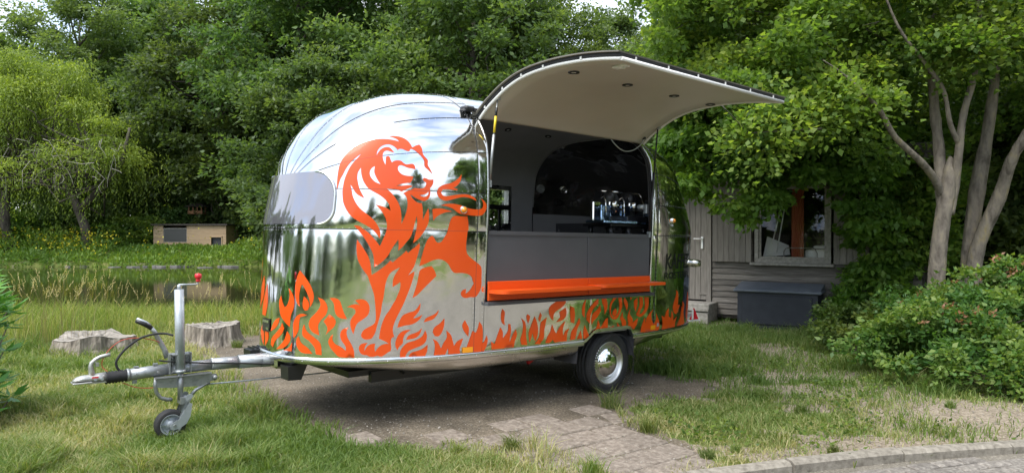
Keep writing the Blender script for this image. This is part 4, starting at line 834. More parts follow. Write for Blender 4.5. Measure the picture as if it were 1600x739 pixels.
# ------------------------------------------------------------------ tree stumps
def stump(x, y, rad, hh, seed, label, jag=.1, hollow=False):
    r = np.random.default_rng(seed); root = empty('tree_stump', (x, y, float(height(x, y))), label=label, cat='tree stump'); n = 56; vs = []; fs = []; lay = [(-.12, 1.22), (.02, 1.16), (.3, 1.05), (.7, 1.0), (1, .98)]
    ph = r.uniform(0, 6.28, 5); prof = [1+.10*math.sin(3*a+ph[0])+.06*math.sin(5*a+ph[1])+.035*math.sin(11*a+ph[2])+.02*r.normal() for a in np.arange(n)*2*math.pi/n]
    top = [hh*(1+jag*math.sin(2*a+ph[3])+jag*.5*math.sin(5*a+ph[4])) for a in np.arange(n)*2*math.pi/n]
    for z_, s_ in lay:
        for k in range(n):
            a = 2*math.pi*k/n; q = rad*prof[k]*s_*(1+.015*r.normal()); vs.append((q*math.cos(a), q*math.sin(a)*.85, top[k]*z_))
    for i in range(len(lay)-1):
        for k in range(n): fs.append((i*n+k, i*n+(k+1) % n, (i+1)*n+(k+1) % n, (i+1)*n+k))
    MB().add(vs, fs, False).build('trunk', M['stump_side'], root)
    vs = []; fs = []; rings = [1.0, .93, .75, .5, .25]
    for q in rings:
        for k in range(n):
            a = 2*math.pi*k/n; rr_ = rad*prof[k]*.985*q; dz = .012*(1-q)*3+.012*r.normal() if q < 1 else .002; dz = dz-(.05 if hollow and q < .6 else 0); vs.append((rr_*math.cos(a), rr_*math.sin(a)*.85, top[k]*(1 if q > .9 else .96)+(hh-top[k])*(1-q)+dz))
    for i in range(len(rings)-1):
        for k in range(n): fs.append((i*n+k, i*n+(k+1) % n, (i+1)*n+(k+1) % n, (i+1)*n+k))
    vs.append((0, 0, hh*.97)); b0 = (len(rings)-1)*n
    for k in range(n): fs.append((b0+k, b0+(k+1) % n, len(vs)-1))
    MB().add(vs, fs, False).build('cut_face', M['stump_top'], root); return root
stump(-5.28, 8.92, .46, .19, 3, 'wide low weathered tree stump at the left, behind the tow coupling', .16, True)
stump(-4.02, 9.5, .33, .25, 4, 'smaller sawn tree stump behind the jockey wheel post', .05)

# ------------------------------------------------------------------ grass
def blades(xs, ys, h, wd, lean, zs=None, r=rng):
    n = len(xs); z = height(xs, ys)-.004 if zs is None else zs; a = r.uniform(0, 2*np.pi, n); dx, dy = np.cos(a), np.sin(a); b_ = r.uniform(0, 2*np.pi, n); ex, ey = np.cos(b_)*wd/2, np.sin(b_)*wd/2
    P = np.stack([xs, ys, z], 1); ld = np.stack([dx, dy, np.zeros(n)], 1); le = (lean*h)[:, None]; E = np.stack([ex, ey, np.zeros(n)], 1); up = np.array([0, 0, 1.])
    m_ = P+up*(h*.55)[:, None]+ld*le*.3; tp = P+up*(h*(1-.25*lean))[:, None]+ld*le
    V = np.stack([P-E, P+E, m_+E*.75, m_-E*.75, tp], 1).reshape(-1, 3); i = np.arange(n)*5
    return V, np.stack([i, i+1, i+2, i+3], 1), np.stack([i+3, i+2, i+4], 1)
def grass_obj(name, xs, ys, h, wd, lean, tint, m_, r=rng, parent=None, zs=None):
    V, Q, T = blades(xs, ys, h, wd, lean, zs, r); return link(name, np_mesh(name, V, [Q, T], m_, False, {'tint': np.repeat(tint, 5)}), None, parent)
r5 = np.random.default_rng(9)
N = 620000; ys = 4.1+(13.2-4.1)*r5.random(N)**1.45; xs = r5.uniform(-1, 1, N)*(ys*.80+.4)
dry = fbm(xs, ys, 1.1); m1 = (1-pad(xs, ys))*(1-road(xs, ys))*(1-.96*soil(xs, ys)); m1 *= (1-pond(xs, ys) > .98)
# feathered grass creeping over the pad edges
edge = distpoly(xs, ys, PAD); m1 = np.maximum(m1, .25*(edge < .22)*(fbm(xs, ys, .3) > .5)*(1-road(xs, ys)))
dens = m1*np.clip(.25+1.3*fbm(xs+31, ys+4, .6), 0, 1)*np.where((xs > 1), sst(.28, .5, fbm(xs-3, ys+8, .5))*.75+.25, 1.)*np.where(xs < .5, 1-.25*sst(.55, .75, dry), 1.)
k = r5.random(N) < dens; xs, ys, dry = xs[k], ys[k], dry[k]; n = len(xs)
hl = .035+.05*fbm(xs, ys, .8)
hl = hl+.10*sst(.56, .75, fbm(xs-11, ys+3, .45))
hl = hl*np.where((xs > 1) & (ys < 7.2), .75, 1.)+np.where((xs > 1) & (ys > 7.4), .03, 0)+.10*sst(.55, .8, fbm(xs+9, ys-5, 1.0))*(ys > 6.2)+.07*sst(8, 9.5, ys)*(xs < 0)+.04*np.exp(-((xs+2.3)**2+(ys-6.8)**2)/.5)
h = hl*(.5+r5.random(n)); tint = np.clip(.20+.55*r5.random(n)+1.2*(dry-.48)+.25*(r5.random(n) < .10)+np.where((xs > 1) & (ys > 6.8), -.18, .06), 0, 1)
o = grass_obj('lawn_grass', xs, ys, h, .0035+.003*r5.random(n)+.0005*ys, .25+.8*r5.random(n), tint, M['grass'], r5); tag(o, kind='stuff'); print('grass blades', n)
# tall bank grass
n = 34000; xs = r5.uniform(-10.5, -1.6, n); ys = r5.uniform(9.7, 12.9, n); k = (pond(xs, ys) < .55) & (r5.random(n) < .35+.9*fbm(xs, ys, .7)) & (pad(xs, ys) < .3); xs, ys = xs[k], ys[k]; n = len(xs)
h = (.13+.50*fbm(xs, ys, .9))*(.5+.7*r5.random(n))*(.6+.5*sst(9.7, 11, ys))*(1-.35*sst(11, 12, ys)); o = grass_obj('tall_grass', xs, ys, h, .006+.005*r5.random(n), .15+.7*r5.random(n), np.clip(.1+.8*r5.random(n)*(.5+fbm(xs, ys, 1.2)), 0, 1), M['grass_tall'], r5); tag(o, kind='stuff')
# stalks with seed heads
n = 170; xs = r5.uniform(-9.5, -2.2, n); ys = r5.uniform(9.6, 12.2, n); k = (pond(xs, ys) < .5) & (fbm(xs, ys, 1.4) > .36); xs, ys = xs[k], ys[k]; n = len(xs)
clx = -5.9+r5.normal(size=60)*.35; cly = 9.0+r5.normal(size=60)*.25; xs = np.concatenate([xs, clx]); ys = np.concatenate([ys, cly]); n = len(xs); h = r5.uniform(.40, .78, n); h[-60:] = r5.uniform(.70, 1.05, 60); ln = r5.uniform(.05, .35, n); a = r5.uniform(0, 6.28, n); z0 = height(xs, ys)
ST = MB(); Ps = []; Ds = []
for i in range(n):
    d = np.array([math.cos(a[i]), math.sin(a[i]), 0])*ln[i]*h[i]; p0 = np.array([xs[i], ys[i], z0[i]]); p1 = p0+d*.35+[0, 0, h[i]*.6]; p2 = p0+d+[0, 0, h[i]*(1-.3*ln[i])]; 
    ST.tube([p0, p1, p2], [.0017, .0013, .0009], 3, cap=False); t_ = unit(p2-p1)
    for q in range(14): Ps.append(p2+t_*(q*.010-.02)+r5.normal(size=3)*.004); Ds.append(t_+r5.normal(size=3)*.25)
V, F = leaf_arrays(np.array(Ps), np.array(Ds), .021, .32, r=r5); so_ = foliage('seed_heads', [(V, F, np.repeat(r5.random(len(Ps)), 4))], M['seed']); tag(so_, kind='stuff'); o = ST.build('grass_stalks', M['seed']); tag(o, kind='stuff')
n = 4200; xs = r5.uniform(-7.2, -2.5, n); ys = r5.uniform(9.1, 10.6, n); k = (pad(xs, ys) < .3) & (fbm(xs, ys, .5) > .42); xs, ys = xs[k], ys[k]; n = len(xs)
o = grass_obj('wispy_grass', xs, ys, r5.uniform(.2, .68, n), .005+0*xs, .2+.6*r5.random(n), np.clip(.3+.7*r5.random(n), 0, 1), M['grass_tall'], r5); tag(o, kind='stuff')
# reeds/tall grass along the far edges of the right lawn
n = 9000; xs = r5.uniform(1.2, 6, n); ys = r5.uniform(8.2, 12.2, n); k = (fbm(xs, ys, .8) > .46); xs, ys = xs[k], ys[k]; n = len(xs)
o = grass_obj('meadow_grass', xs, ys, .10+.16*r5.random(n), .006+0*xs, .2+.7*r5.random(n), np.clip(.1+.5*r5.random(n), 0, 1), M['grass'], r5); tag(o, kind='stuff')
# low weeds (broad little leaves) over the right lawn and the soil edge
n = 26000; xs = r5.uniform(1.2, 5.6, n); ys = r5.uniform(5.0, 9.5, n); k = (fbm(xs+3, ys+1, .55) > .53) & (pad(xs, ys) < .2) & (road(xs, ys) < .1) & (r5.random(n) > .8*soil(xs, ys)); xs, ys = xs[k], ys[k]; n = len(xs)
P = np.stack([xs, ys, height(xs, ys)+r5.random(n)*.09], 1); D = r5.normal(size=(n, 3)); D[:, 2] = .4; V, F = leaf_arrays(P, D, .035*(.6+.8*r5.random(n)), .6, r=r5); o = foliage('low_weeds', [(V, F, np.repeat(r5.random(n), 4))], M['leaf_bank']); tag(o, kind='stuff')
# single tufts
def gpt(u, v, z=.03): 
    k = math.tan(math.radians(.594)); d = ((u-800)/1110, 1, -(v-369.5)/1110); c, s = math.cos(R(-.594)), math.sin(R(-.594)); y = c*d[1]-s*d[2]; zz = s*d[1]+c*d[2]; t_ = (z-1.65)/zz; return d[0]*t_, y*t_
tl = [(955, 632, .22, 'tall grass tuft right in front of the caravan wheel'), (1012, 668, .17, 'leafy tuft at the edge of the paving, right of the wheel'), (1105, 708, .10, 'small tuft growing out of the paving beside the kerb'), (925, 742, .20, 'tuft in the paving at the bottom edge of the photo'),
      (800, 702, .16, 'grass tuft at the near end of the lawn tongue'), (1150, 700, .09, 'low bright tuft just behind the kerb, right of the slabs'), (1302, 700, .10, 'small tuft beside the kerb in the middle of the bare soil'), (1444, 705, .07, 'little tuft growing in the road gutter below the soil mound'), (1484, 645, .09, 'tiny tuft on top of the bare soil mound'), (1252, 640, .13, 'bright tuft in the lawn between shed and kerb'),
      (640, 560, .14, 'weed tuft near the second stump, at the gravel edge'), (715, 712, .12, 'grass tuft on the lawn edge left of the slabs')]
for u, v, hh, lb in tl:
    if lb.startswith('weed'): u, v = 370, 552
    x, y = gpt(u, v); n = 150; rr_ = r5.random(n)**.7*.07*(hh/.15); a = r5.uniform(0, 6.28, n); z0 = float(height(x, y)); root = empty('grass_tuft', (x, y, z0), label=lb, cat='grass tuft', group='grass tufts around the paving')
    grass_obj('blades', rr_*np.cos(a), rr_*np.sin(a), hh*(.4+.8*r5.random(n)), .006+0*a, .3+.7*r5.random(n), np.clip(.1+.6*r5.random(n), 0, 1), M['grass'], r5, root, zs=np.zeros(n)-.01)
# gravel and litter on the pad and soil
n = 16000; xs = r5.uniform(-4.2, 5, n); ys = 4.3+6*r5.random(n)**1.4; k = (r5.random(n) < np.maximum(pad(xs, ys)*.9, soil(xs, ys)*.8)*np.clip(fbm(xs, ys, .5)*1.8-.35, .05, 1)) ; xs, ys = xs[k], ys[k]; n = len(xs)
s_ = .004+.008*r5.random(n)**2; z = height(xs, ys)+.004; th = r5.uniform(0, 6.28, n); Vv = []
for q in range(4): Vv.append(np.stack([xs+s_*np.cos(th+q*1.57)*(.8+.4*r5.random(n)), ys+s_*np.sin(th+q*1.57), z+.0*s_], 1))
Vv.append(np.stack([xs, ys, z+s_*1.1], 1)); V = np.stack(Vv, 1).reshape(-1, 3); i = np.arange(n)*5
Fg = np.concatenate([np.stack([i+a_, i+(a_+1) % 4, i+4], 1) for a_ in range(4)]); M['pebble'] = noise_mat('pebbles', [(.08, .07, .055), (.20, .18, .15), (.33, .30, .26)], 30, .9)
tag(link('gravel', np_mesh('gravel', V, [Fg], M['pebble'])), kind='stuff')

# ------------------------------------------------------------------ caravan
CAR = empty('caravan', label='polished silver round-ended catering caravan with orange lion and flames and raised side hatch', cat='caravan')
RM = Matrix(((-0.755428, 0.655057, 0.015161), (-0.654925, -0.755580, 0.013144), (0.020065, 0.000000, 0.999799)))
CO = Vector((0.311794, 7.896617, -0.004912))
CAR.matrix_world = Matrix.Translation(CO) @ RM.to_4x4()
ZK = [.3, .58, 1.05, 1.6, 1.85, 2.1, 2.35, 2.6, 2.8, 2.9, 2.957]
SK = [1.055, 1.065, 1.08, 1.106, 1.112, 1.103, 1.076, .926, .629, .32, .026]
FK = [2.535, 2.525, 2.512, 2.490, 2.440, 2.372, 2.250, 2.045, 1.65, .955, .025]
BK = [2.70, 2.72, 2.73, 2.737, 2.60, 2.424, 2.242, 1.876, 1.239, .563, .02]
XC = .569
def mk(xk, yk):
    xk = np.array(xk); yk = np.array(yk); h = np.diff(xk); d = np.diff(yk)/h; m = np.zeros(len(yk))
    for i in range(1, len(xk)-1): m[i] = 0 if d[i-1]*d[i] <= 0 else 2*d[i-1]*d[i]/(d[i-1]+d[i])
    m[0] = d[0]; m[-1] = d[-1]*1.3
    def g(x):
        x = np.clip(x, xk[0], xk[-1]); i = np.clip(np.searchsorted(xk, x)-1, 0, len(h)-1); t = (x-xk[i])/h[i]
        return (2*t**3-3*t**2+1)*yk[i]+(t**3-2*t**2+t)*h[i]*m[i]+(-2*t**3+3*t**2)*yk[i+1]+(t**3-t**2)*h[i]*m[i+1]
    return g
gS, gF, gB = mk(ZK, SK), mk(ZK, FK), mk(ZK, BK)
nexp = lambda z: 2.605+.695*np.clip((z-1.6)/1.357, 0, 1)
def shellF(p):
    x, y, z = p[..., 0], p[..., 1], p[..., 2]; n = nexp(z); Lx = np.where(x > XC, gF(z), gB(z)); f = (np.abs((x-XC)/Lx)**n+(np.abs(y)/gS(z))**n)**(1/n)-1
    return np.where(z > 2.955, np.maximum(f, (z-2.955)*4), f)
def shoot(o, d):
    """from inside points o along d to the shell"""
    a = np.zeros(d.shape[:-1]); b = np.full(d.shape[:-1], 4.0)
    for _ in range(34):
        m = (a+b)/2; s_ = shellF(o+d*m[..., None]) < 0; a = np.where(s_, m, a); b = np.where(s_, b, m)
    return o+d*a[..., None]
def snormal(P):
    g = np.zeros_like(P); e = .004
    for k in range(3):
        dp = np.zeros(3); dp[k] = e; g[..., k] = shellF(P+dp)-shellF(P-dp)
    return unit(g)
def ppz(phi, z):
    c, s = np.cos(phi), np.sin(phi); n = nexp(z); Lx = np.where(c > 0, gF(z), gB(z)); r = 1/((np.abs(c)/Lx)**n+(np.abs(s)/gS(z))**n)**(1/n)
    return np.stack([XC+r*c, r*s, z], -1)
def sheet(name, P, m_, parent=CAR, off=0., bow=.0016, gap=True, smooth=True, keep=None, thick=None):
    """P (a,b,3) grid lying on the shell -> mesh; edges bow inward like riveted sheets"""
    nu, nv = P.shape[:2]; N = snormal(P)
    u = np.linspace(0, 1, nu)[:, None]; v = np.linspace(0, 1, nv)[None]
    e = np.minimum(np.minimum(u, 1-u)*nu*.5, np.minimum(v, 1-v)*nv*.5); e = np.clip(e, 0, 1)
    V = P+N*(off-bow*(1-e)[..., None]**2); i = np.arange(nu*nv).reshape(nu, nv)
    F = np.stack([i[:-1, :-1], i[1:, :-1], i[1:, 1:], i[:-1, 1:]], -1)
    if keep is not None:
        C_ = (P[:-1, :-1]+P[1:, 1:])/2; F = F[keep(C_)]
    return link(name, np_mesh(name, V.reshape(-1, 3), [F.reshape(-1, 4)], m_, smooth), None, parent)
X0, X1, ZA = -.62, 1.64, 1.92
def g_up(x0, g0, g1, a0, a1, ng, na, sgn=1):
    G, A = np.meshgrid(np.linspace(g0, g1, ng), np.linspace(a0, a1, na), indexing='ij')
    d = np.stack([sgn*np.sin(G), np.cos(G)*np.cos(A), np.cos(G)*np.sin(A)], -1); return shoot(np.array([x0, 0, ZA]), d)
def g_mid(xa, xb, a0, a1, nx, na):
    Xg, A = np.meshgrid(np.linspace(xa, xb, nx), np.linspace(a0, a1, na), indexing='ij'); o = np.stack([Xg, 0*Xg, 0*Xg+ZA], -1); d = np.stack([0*Xg, np.cos(A), np.sin(A)], -1); return shoot(o, d)
def g_low(x0, g0, g1, z0, z1, ng, nz_, sgn=1, side=1):
    G, Z = np.meshgrid(np.linspace(g0, g1, ng), np.linspace(0, 1, nz_), indexing='ij'); Z = z0+(z1-z0)*Z; o = np.stack([0*G+x0, 0*G, Z], -1); d = np.stack([sgn*np.sin(G), side*np.cos(G), 0*G], -1); return shoot(o, d)
def g_lowmid(xa, xb, zf0, z1, nx, nz_, side=1):
    Xg, T = np.meshgrid(np.linspace(xa, xb, nx), np.linspace(0, 1, nz_), indexing='ij'); z0 = zf0(Xg) if callable(zf0) else zf0+0*Xg; Z = z0+(z1-z0)*T; o = np.stack([Xg, 0*Xg, Z], -1); d = np.stack([0*Xg, side+0*Xg, 0*Xg], -1); return shoot(o, d)
AL = [R(a) for a in (0, 18.5, 36, 49, 70, 110, 131, 144, 161.5, 180)]
GAP = R(.17); rivets = []
def rline(P, step=.05, off=.0):
    d = np.linalg.norm(np.diff(P, axis=0), axis=1); c = np.concatenate([[0], np.cumsum(d)]); m = max(2, int(c[-1]/step)); s = np.linspace(0, c[-1], m)
    rivets.append(np.stack([np.interp(s, c, P[:, k]) for k in range(3)], 1))
RB = R(5.2)
for a0, a1 in zip(AL[:-1], AL[1:]):
    na = max(8, int((a1-a0)/R(2.2)))
    sheet('panel', g_up(X1, RB+GAP, R(89.6), a0+GAP, a1-GAP, 90, na), M['alu'])
    sheet('panel', g_up(X0, RB+GAP, R(89.6), a0+GAP, a1-GAP, 70, na, -1), M['alu'])
    sheet('rib_panel', g_up(X1, 0, RB-GAP, a0+GAP, a1-GAP, 6, na), M['alu'], bow=.003)
    sheet('rib_panel', g_up(X0, 0, RB-GAP, a0+GAP, a1-GAP, 6, na, -1), M['alu'], bow=.003)
HA = math.atan2(2.63-ZA, .872)
for a0, a1 in [(HA+R(1), AL[4]), (AL[4], AL[5]), (AL[5], AL[6]), (AL[6], AL[7]), (AL[7], AL[8]), (AL[8], AL[9])]:
    far = a1 == AL[9]
    kp = (lambda C_: ~((C_[..., 0] > -.40) & (C_[..., 0] < .52) & (C_[..., 2] < 2.18) & (C_[..., 1] < -.8))) if far else None
    sheet('panel', g_mid(X0, X1, a0+GAP, a1-GAP, 80, max(10, int((a1-a0)/R(1.6)))), M['alu'], keep=kp)
ZB = .58
for side in (1, -1):
    for z0, z1, nz_ in ((1.6035, ZA-.003, 12), (ZB, 1.5965, 34)):
        sheet('panel', g_low(X1, RB+GAP, R(90), z0, z1, 110, nz_, 1, side), M['alu'])
        sheet('panel', g_low(X0, RB+GAP, R(90), z0, z1, 90, nz_, -1, side), M['alu'])
        sheet('rib_panel', g_low(X1, 0 if side < 0 else 0, RB-GAP, z0, z1, 6, nz_, 1, side), M['alu'], bow=.003)
        sheet('rib_panel', g_low(X0, 0, RB-GAP, z0, z1, 6, nz_, -1, side), M['alu'], bow=.003)
arch = [(-3, ZB), (-.315, ZB), (-.27, .655), (-.20, .668), (.25, .668), (.30, .655), (.40, .585), (.47, ZB), (3, ZB)]
zarch = lambda x: np.interp(x, [p[0] for p in arch], [p[1] for p in arch])
for xa, xb in ((X0+.001, .36), (.362, 1.637)): sheet('lower_side_panel', g_lowmid(xa, xb, zarch, 1.0, 60, 16), M['alu'])
sheet('panel', g_lowmid(X0, X1, zarch, 1.598, 80, 26, -1), M['alu'])
sheet('panel', g_lowmid(X0, X1, 1.602, ZA-.002, 80, 12, -1), M['alu'], keep=lambda C_: ~((C_[..., 0] > -.40) & (C_[..., 0] < .52) & (C_[..., 2] > 1.67)))
# rivet lines
for a in AL[1:-1]:
    rline(g_up(X1, RB, R(72), a, a+R(1), 60, 2)[:, 0]); rline(g_up(X0, RB, R(72), a, a+R(1), 50, 2, -1)[:, 0])
    rline(g_up(X1, RB, R(72), a-R(.6), a, 60, 2)[:, 0])
for s_ in (1, -1):
    for z_ in (1.59, 1.61, 1.93):
        rline(g_low(X1, RB, R(89), z_, z_+.01, 60, 2, 1, s_)[:, 0]); rline(g_low(X0, RB, R(89), z_, z_+.01, 60, 2, -1, s_)[:, 0])
for x0, sg in ((X1, 1), (X0, -1)):
    for gg in (RB-R(.7), RB+R(.7), R(.8)):
        rline(g_up(x0, gg, gg+.01, 0, R(180), 2, 60, sg)[0], .04)
        for s_ in (1, -1): rline(g_low(x0, gg, gg+.01, ZB, ZA, 2, 30, sg, s_)[0], .04)
Rv = np.concatenate(rivets); Nv = snormal(Rv)
def rivet_mesh(Pr, Nr, r_=.0030):
    n = len(Pr); T = unit(np.cross(Nr, np.array([.3, .2, .9]))); B_ = np.cross(Nr, T); V = []
    for k in range(6): a = k*math.pi/3; V.append(Pr+(T*math.cos(a)+B_*math.sin(a))*r_)
    for k in range(6): a = k*math.pi/3; V.append(Pr+(T*math.cos(a)+B_*math.sin(a))*r_*.6+Nr*r_*.5)
    V.append(Pr+Nr*r_*.6); V = np.stack(V, 1).reshape(-1, 3); i = np.arange(n)*13
    Q = np.concatenate([np.stack([i+k, i+(k+1) % 6, i+6+(k+1) % 6, i+6+k], 1) for k in range(6)]); T_ = np.concatenate([np.stack([i+6+k, i+6+(k+1) % 6, i+12], 1) for k in range(6)])
    return np_mesh('rivets', V, [Q, T_], M['rivet'], True)
tag(link('rivets', rivet_mesh(Rv, Nv), None, CAR), kind='stuff')
def bead(P): 
    N = snormal(P); MB().tube([tuple(p) for p in P+N*.0019], .0014, 4, cap=False).build('seam', M['seam'], CAR)  # dark bead drawn as the shadow gap of the lap joint
for a in AL[1:-1]: bead(g_up(X1, 0, R(84), a, a+R(1), 50, 2)[:, 0]); bead(g_up(X0, 0, R(84), a, a+R(1), 40, 2, -1)[:, 0])
for s_ in (1, -1):
    for z_ in (1.60, 1.92): bead(g_low(X1, 0, R(89.5), z_, z_+.01, 60, 2, 1, s_)[:, 0]); bead(g_low(X0, 0, R(89.5), z_, z_+.01, 50, 2, -1, s_)[:, 0])
for x0, sg in ((X1, 1), (X0, -1)):
    bead(g_up(x0, RB, RB+.01, 0, R(180), 2, 70, sg)[0])
    for s_ in (1, -1): bead(g_low(x0, RB, RB+.01, ZB, ZA, 2, 30, sg, s_)[0])
# backing shell just under the sheets (closes the lap joints) and the lining inside
def ring_sheet(name, m_, off, x_lo, x_hi, extra_keep=None, z_lo=.6):
    Xs = np.linspace(x_lo, x_hi, 90); objs = []
    A = np.linspace(0, np.pi, 80); Xg, Ag = np.meshgrid(Xs, A, indexing='ij'); o = np.stack([Xg, 0*Xg, 0*Xg+ZA], -1); d = np.stack([0*Xg, np.cos(Ag), np.sin(Ag)], -1); U = shoot(o, d); 
    Zs = np.linspace(z_lo, ZA, 26); parts = [U]
    for s_ in (1, -1):
        Xg, Zg = np.meshgrid(Xs, Zs, indexing='ij'); parts.append(shoot(np.stack([Xg, 0*Xg, Zg], -1), np.stack([0*Xg, s_+0*Xg, 0*Xg], -1)))
    V = []; F = []; b0 = 0
    for P in parts:
        N = snormal(P); Q = P+N*off; n1, n2 = P.shape[:2]; i = np.arange(n1*n2).reshape(n1, n2)+b0; f = np.stack([i[:-1, :-1], i[1:, :-1], i[1:, 1:], i[:-1, 1:]], -1); C_ = (P[:-1, :-1]+P[1:, 1:])/2
        k = ~((C_[..., 0] > X0) & (C_[..., 0] < X1) & (C_[..., 1] > 0) & (C_[..., 2] > .98) & (C_[..., 2] < 2.66) & (C_[..., 1] > .6))
        k &= ~((C_[..., 0] > -.40) & (C_[..., 0] < .52) & (C_[..., 2] > 1.66) & (C_[..., 2] < 2.19) & (C_[..., 1] < -.6))
        if extra_keep is not None: k &= extra_keep(C_)
        V.append(Q.reshape(-1, 3)); F.append(f[k].reshape(-1, 4)); b0 += n1*n2
    return link(name, np_mesh(name, np.concatenate(V), F, m_, True), None, CAR)
ring_sheet('frame_shell', M['inside_dark'], -.009, -2.1, 3.0, lambda C_: ~((C_[..., 2] < .72) & (C_[..., 0] > -.42) & (C_[..., 0] < .6)))
ring_sheet('lining', M['grey_lining'], -.05, -.76, 2.6, lambda C_: C_[..., 2] > .7)
ring_sheet('rear_dome_lining', M['dark_dome'], -.06, -2.05, -.76, lambda C_: C_[..., 2] > 1.78)
ring_sheet('rear_lower_lining', M['grey_lining'], -.075, -2.05, -.76, lambda C_: C_[..., 2] < 1.86)
for x, nm in ((-.765, 'arch_edge'),):
    A = np.linspace(R(2), R(178), 60); o = np.stack([0*A+x, 0*A, 0*A+ZA], -1); P = shoot(o, np.stack([0*A, np.cos(A), np.sin(A)], -1)); N = snormal(P); MB().tube([tuple(p) for p in P-N*.058], .008, 6).build(nm, M['grey_lining'], CAR)
mb = MB(); mb.prism([(-2.0, -.6), (-.8, -1.02), (1.8, -1.02), (2.6, -.6), (2.6, .6), (1.8, 1.0), (-.8, 1.0), (-2, .6)], 'z', .62, .66); mb.build('floor', M['grey_lining'], CAR)
mb = MB(); mb.box((-1.55, -.2, 1.30), (.9, 1.5, .9)); mb.build('rear_cabinet', M['counter'], CAR)
# front bulkhead of the kitchen (behind the front window)
mb = MB(); mb.box((2.35, 0, 1.5), (.03, 1.2, 1.7)); mb.build('bulkhead', M['grey_lining'], CAR)

# frame of the opening
def side_y(x, z): return float(shoot(np.array([x, 0, z]), np.array([0, 1., 0]))[1])
for x, sg in ((X0, -1), (X1, 1)):
    pts = [(x+sg*.0, side_y(x, z)-.012, z) for z in np.linspace(.985, 2.60, 26)]; MB().tube(pts, .013, 6).build('opening_frame', M['alu_trim'], CAR)
    pts = [(x-sg*.022, side_y(x, z)-.03, z) for z in np.linspace(.985, 2.60, 26)]; MB().tube(pts, .011, 6).build('door_seal', M['rubber'], CAR)
for i, x in enumerate((X0, X1)):
    vs = []; fs = []; zz = np.linspace(.99, 2.62, 24)
    for z_ in zz: yy = side_y(x, z_); vs += [(x, yy-.01, z_), (x, yy-.075, z_)]
    fs = [(2*k, 2*k+1, 2*k+3, 2*k+2) for k in range(len(zz)-1)]; MB().add(vs, fs).build('jamb', M['counter'], CAR)
mb = MB(); mb.box((.51, 1.045, .985), (2.26, .075, .028)); mb.build('opening_sill', M['counter'], CAR)
# header gutter and hinge rail
yh, zh = .872, 2.63
mb = MB(); mb.box((.51, yh-.03, zh-.005), (2.30, .06, .03)); mb.build('header_rail', M['white_gel'], CAR)
mb = MB(); mb.tube([(X0-.04, yh+.005, zh+.012), (X1+.05, yh+.005, zh+.012)], .014, 8); mb.build('hinge', M['hatch_skin'], CAR)
mb = MB(); mb.box((X1+.075, yh-.02, zh+.03), (.11, .10, .045), ch=.015); mb.box((X1+.02, yh+.01, zh+.02), (.05, .05, .03)); mb.build('hinge_cap', M['blackplastic'], CAR)
for k in range(14):
    pass
mb = MB()
for k in range(16): mb.lathe([(0, .0), (.006, .001), (.006, -.004)], (X0+.08+k*.142, yh+.001, zh-.02), 'y', 6)
mb.build('header_screws', M['rivet'], CAR)['kind'] = 'stuff'

# kitchen apron, counter, fold-down ledges
for xa, xb in ((X0+.03, .358), (.366, X1-.03)):
    mb = MB(); mb.box(((xa+xb)/2, 1.02, 1.365), (xb-xa, .022, .425), ch=.003); mb.build('apron_panel', M['counter'], CAR)
mb = MB(); mb.box((.51, .72, 1.585), (2.22, .62, .022), ch=.004); mb.build('countertop', M['counter_top'], CAR)
mb = MB(); mb.box((.51, 1.035, 1.592), (2.20, .012, .035)); mb.build('counter_edge', M['counter'], CAR)
for xa, xb, rr in ((X0-.03, .375, .0), (.345, X1-.03, .0)):
    n_ = 8; w_ = .17; r_ = .10; y0, z0 = 1.055, 1.076
    if xa < 0: pts = [(xb, y0), (xb, y0+w_-r_)]+[(xb-r_+r_*math.cos(a), y0+w_-r_+r_*math.sin(a)) for a in np.linspace(0, math.pi/2, n_)]+[(xa+.03, y0+w_), (xa, y0+w_-.03), (xa, y0)]
    else: pts = [(xb, y0), (xb, y0+w_-r_)]+[(xb-r_+r_*math.cos(a), y0+w_-r_+r_*math.sin(a)) for a in np.linspace(0, math.pi/2, n_)]+[(xa+.03, y0+w_), (xa, y0+w_-.03), (xa, y0)]
    zt = z0+(.012 if xa < 0 else 0)
    o = MB().prism(pts, 'z', zt, zt+.028).build('serving_ledge', M['orange_paint'], CAR)
for xa, xb in ((X0+.03, .358), (.366, X1-.03)):
    mb = MB(); mb.box(((xa+xb)/2, 1.04, 1.092), (xb-xa, .018, .165), ch=.003); mb.build('orange_fascia', M['orange_paint'], CAR)
# far window with frame, seen through the opening
mb = MB(); x0, x1_, z0, z1 = -.38, .50, 1.69, 2.16
for a, b_, c_, d_ in ((x0-.035, x0+.012, z0-.04, z1+.04), (x1_-.012, x1_+.035, z0-.04, z1+.04), (x0, x1_, z0-.04, z0+.012), (x0, x1_, z1-.012, z1+.04)): mb.box(((a+b_)/2, -1.055, (c_+d_)/2), (b_-a, .085, d_-c_))
o = mb.build('kitchen_window', M['alu_trim'], CAR)
mb = MB(); mb.box(((x0+x1_)/2, -1.075, (z0+z1)/2), (x1_-x0, .006, z1-z0)); mb.build('pane', M['glass'], o)
mb = MB(); mb.box((-.20, -.99, 1.93), (.34, .02, .06)); mb.box((-.20, -.99, 1.77), (.03, .02, .30)); mb.box((-.30, -.97, 1.70), (.10, .05, .06)); mb.tube([(-.33, -.96, 1.70), (-.34, -.96, 1.82)], .012, 6); mb.build('window_stay', M['blackplastic'], o)
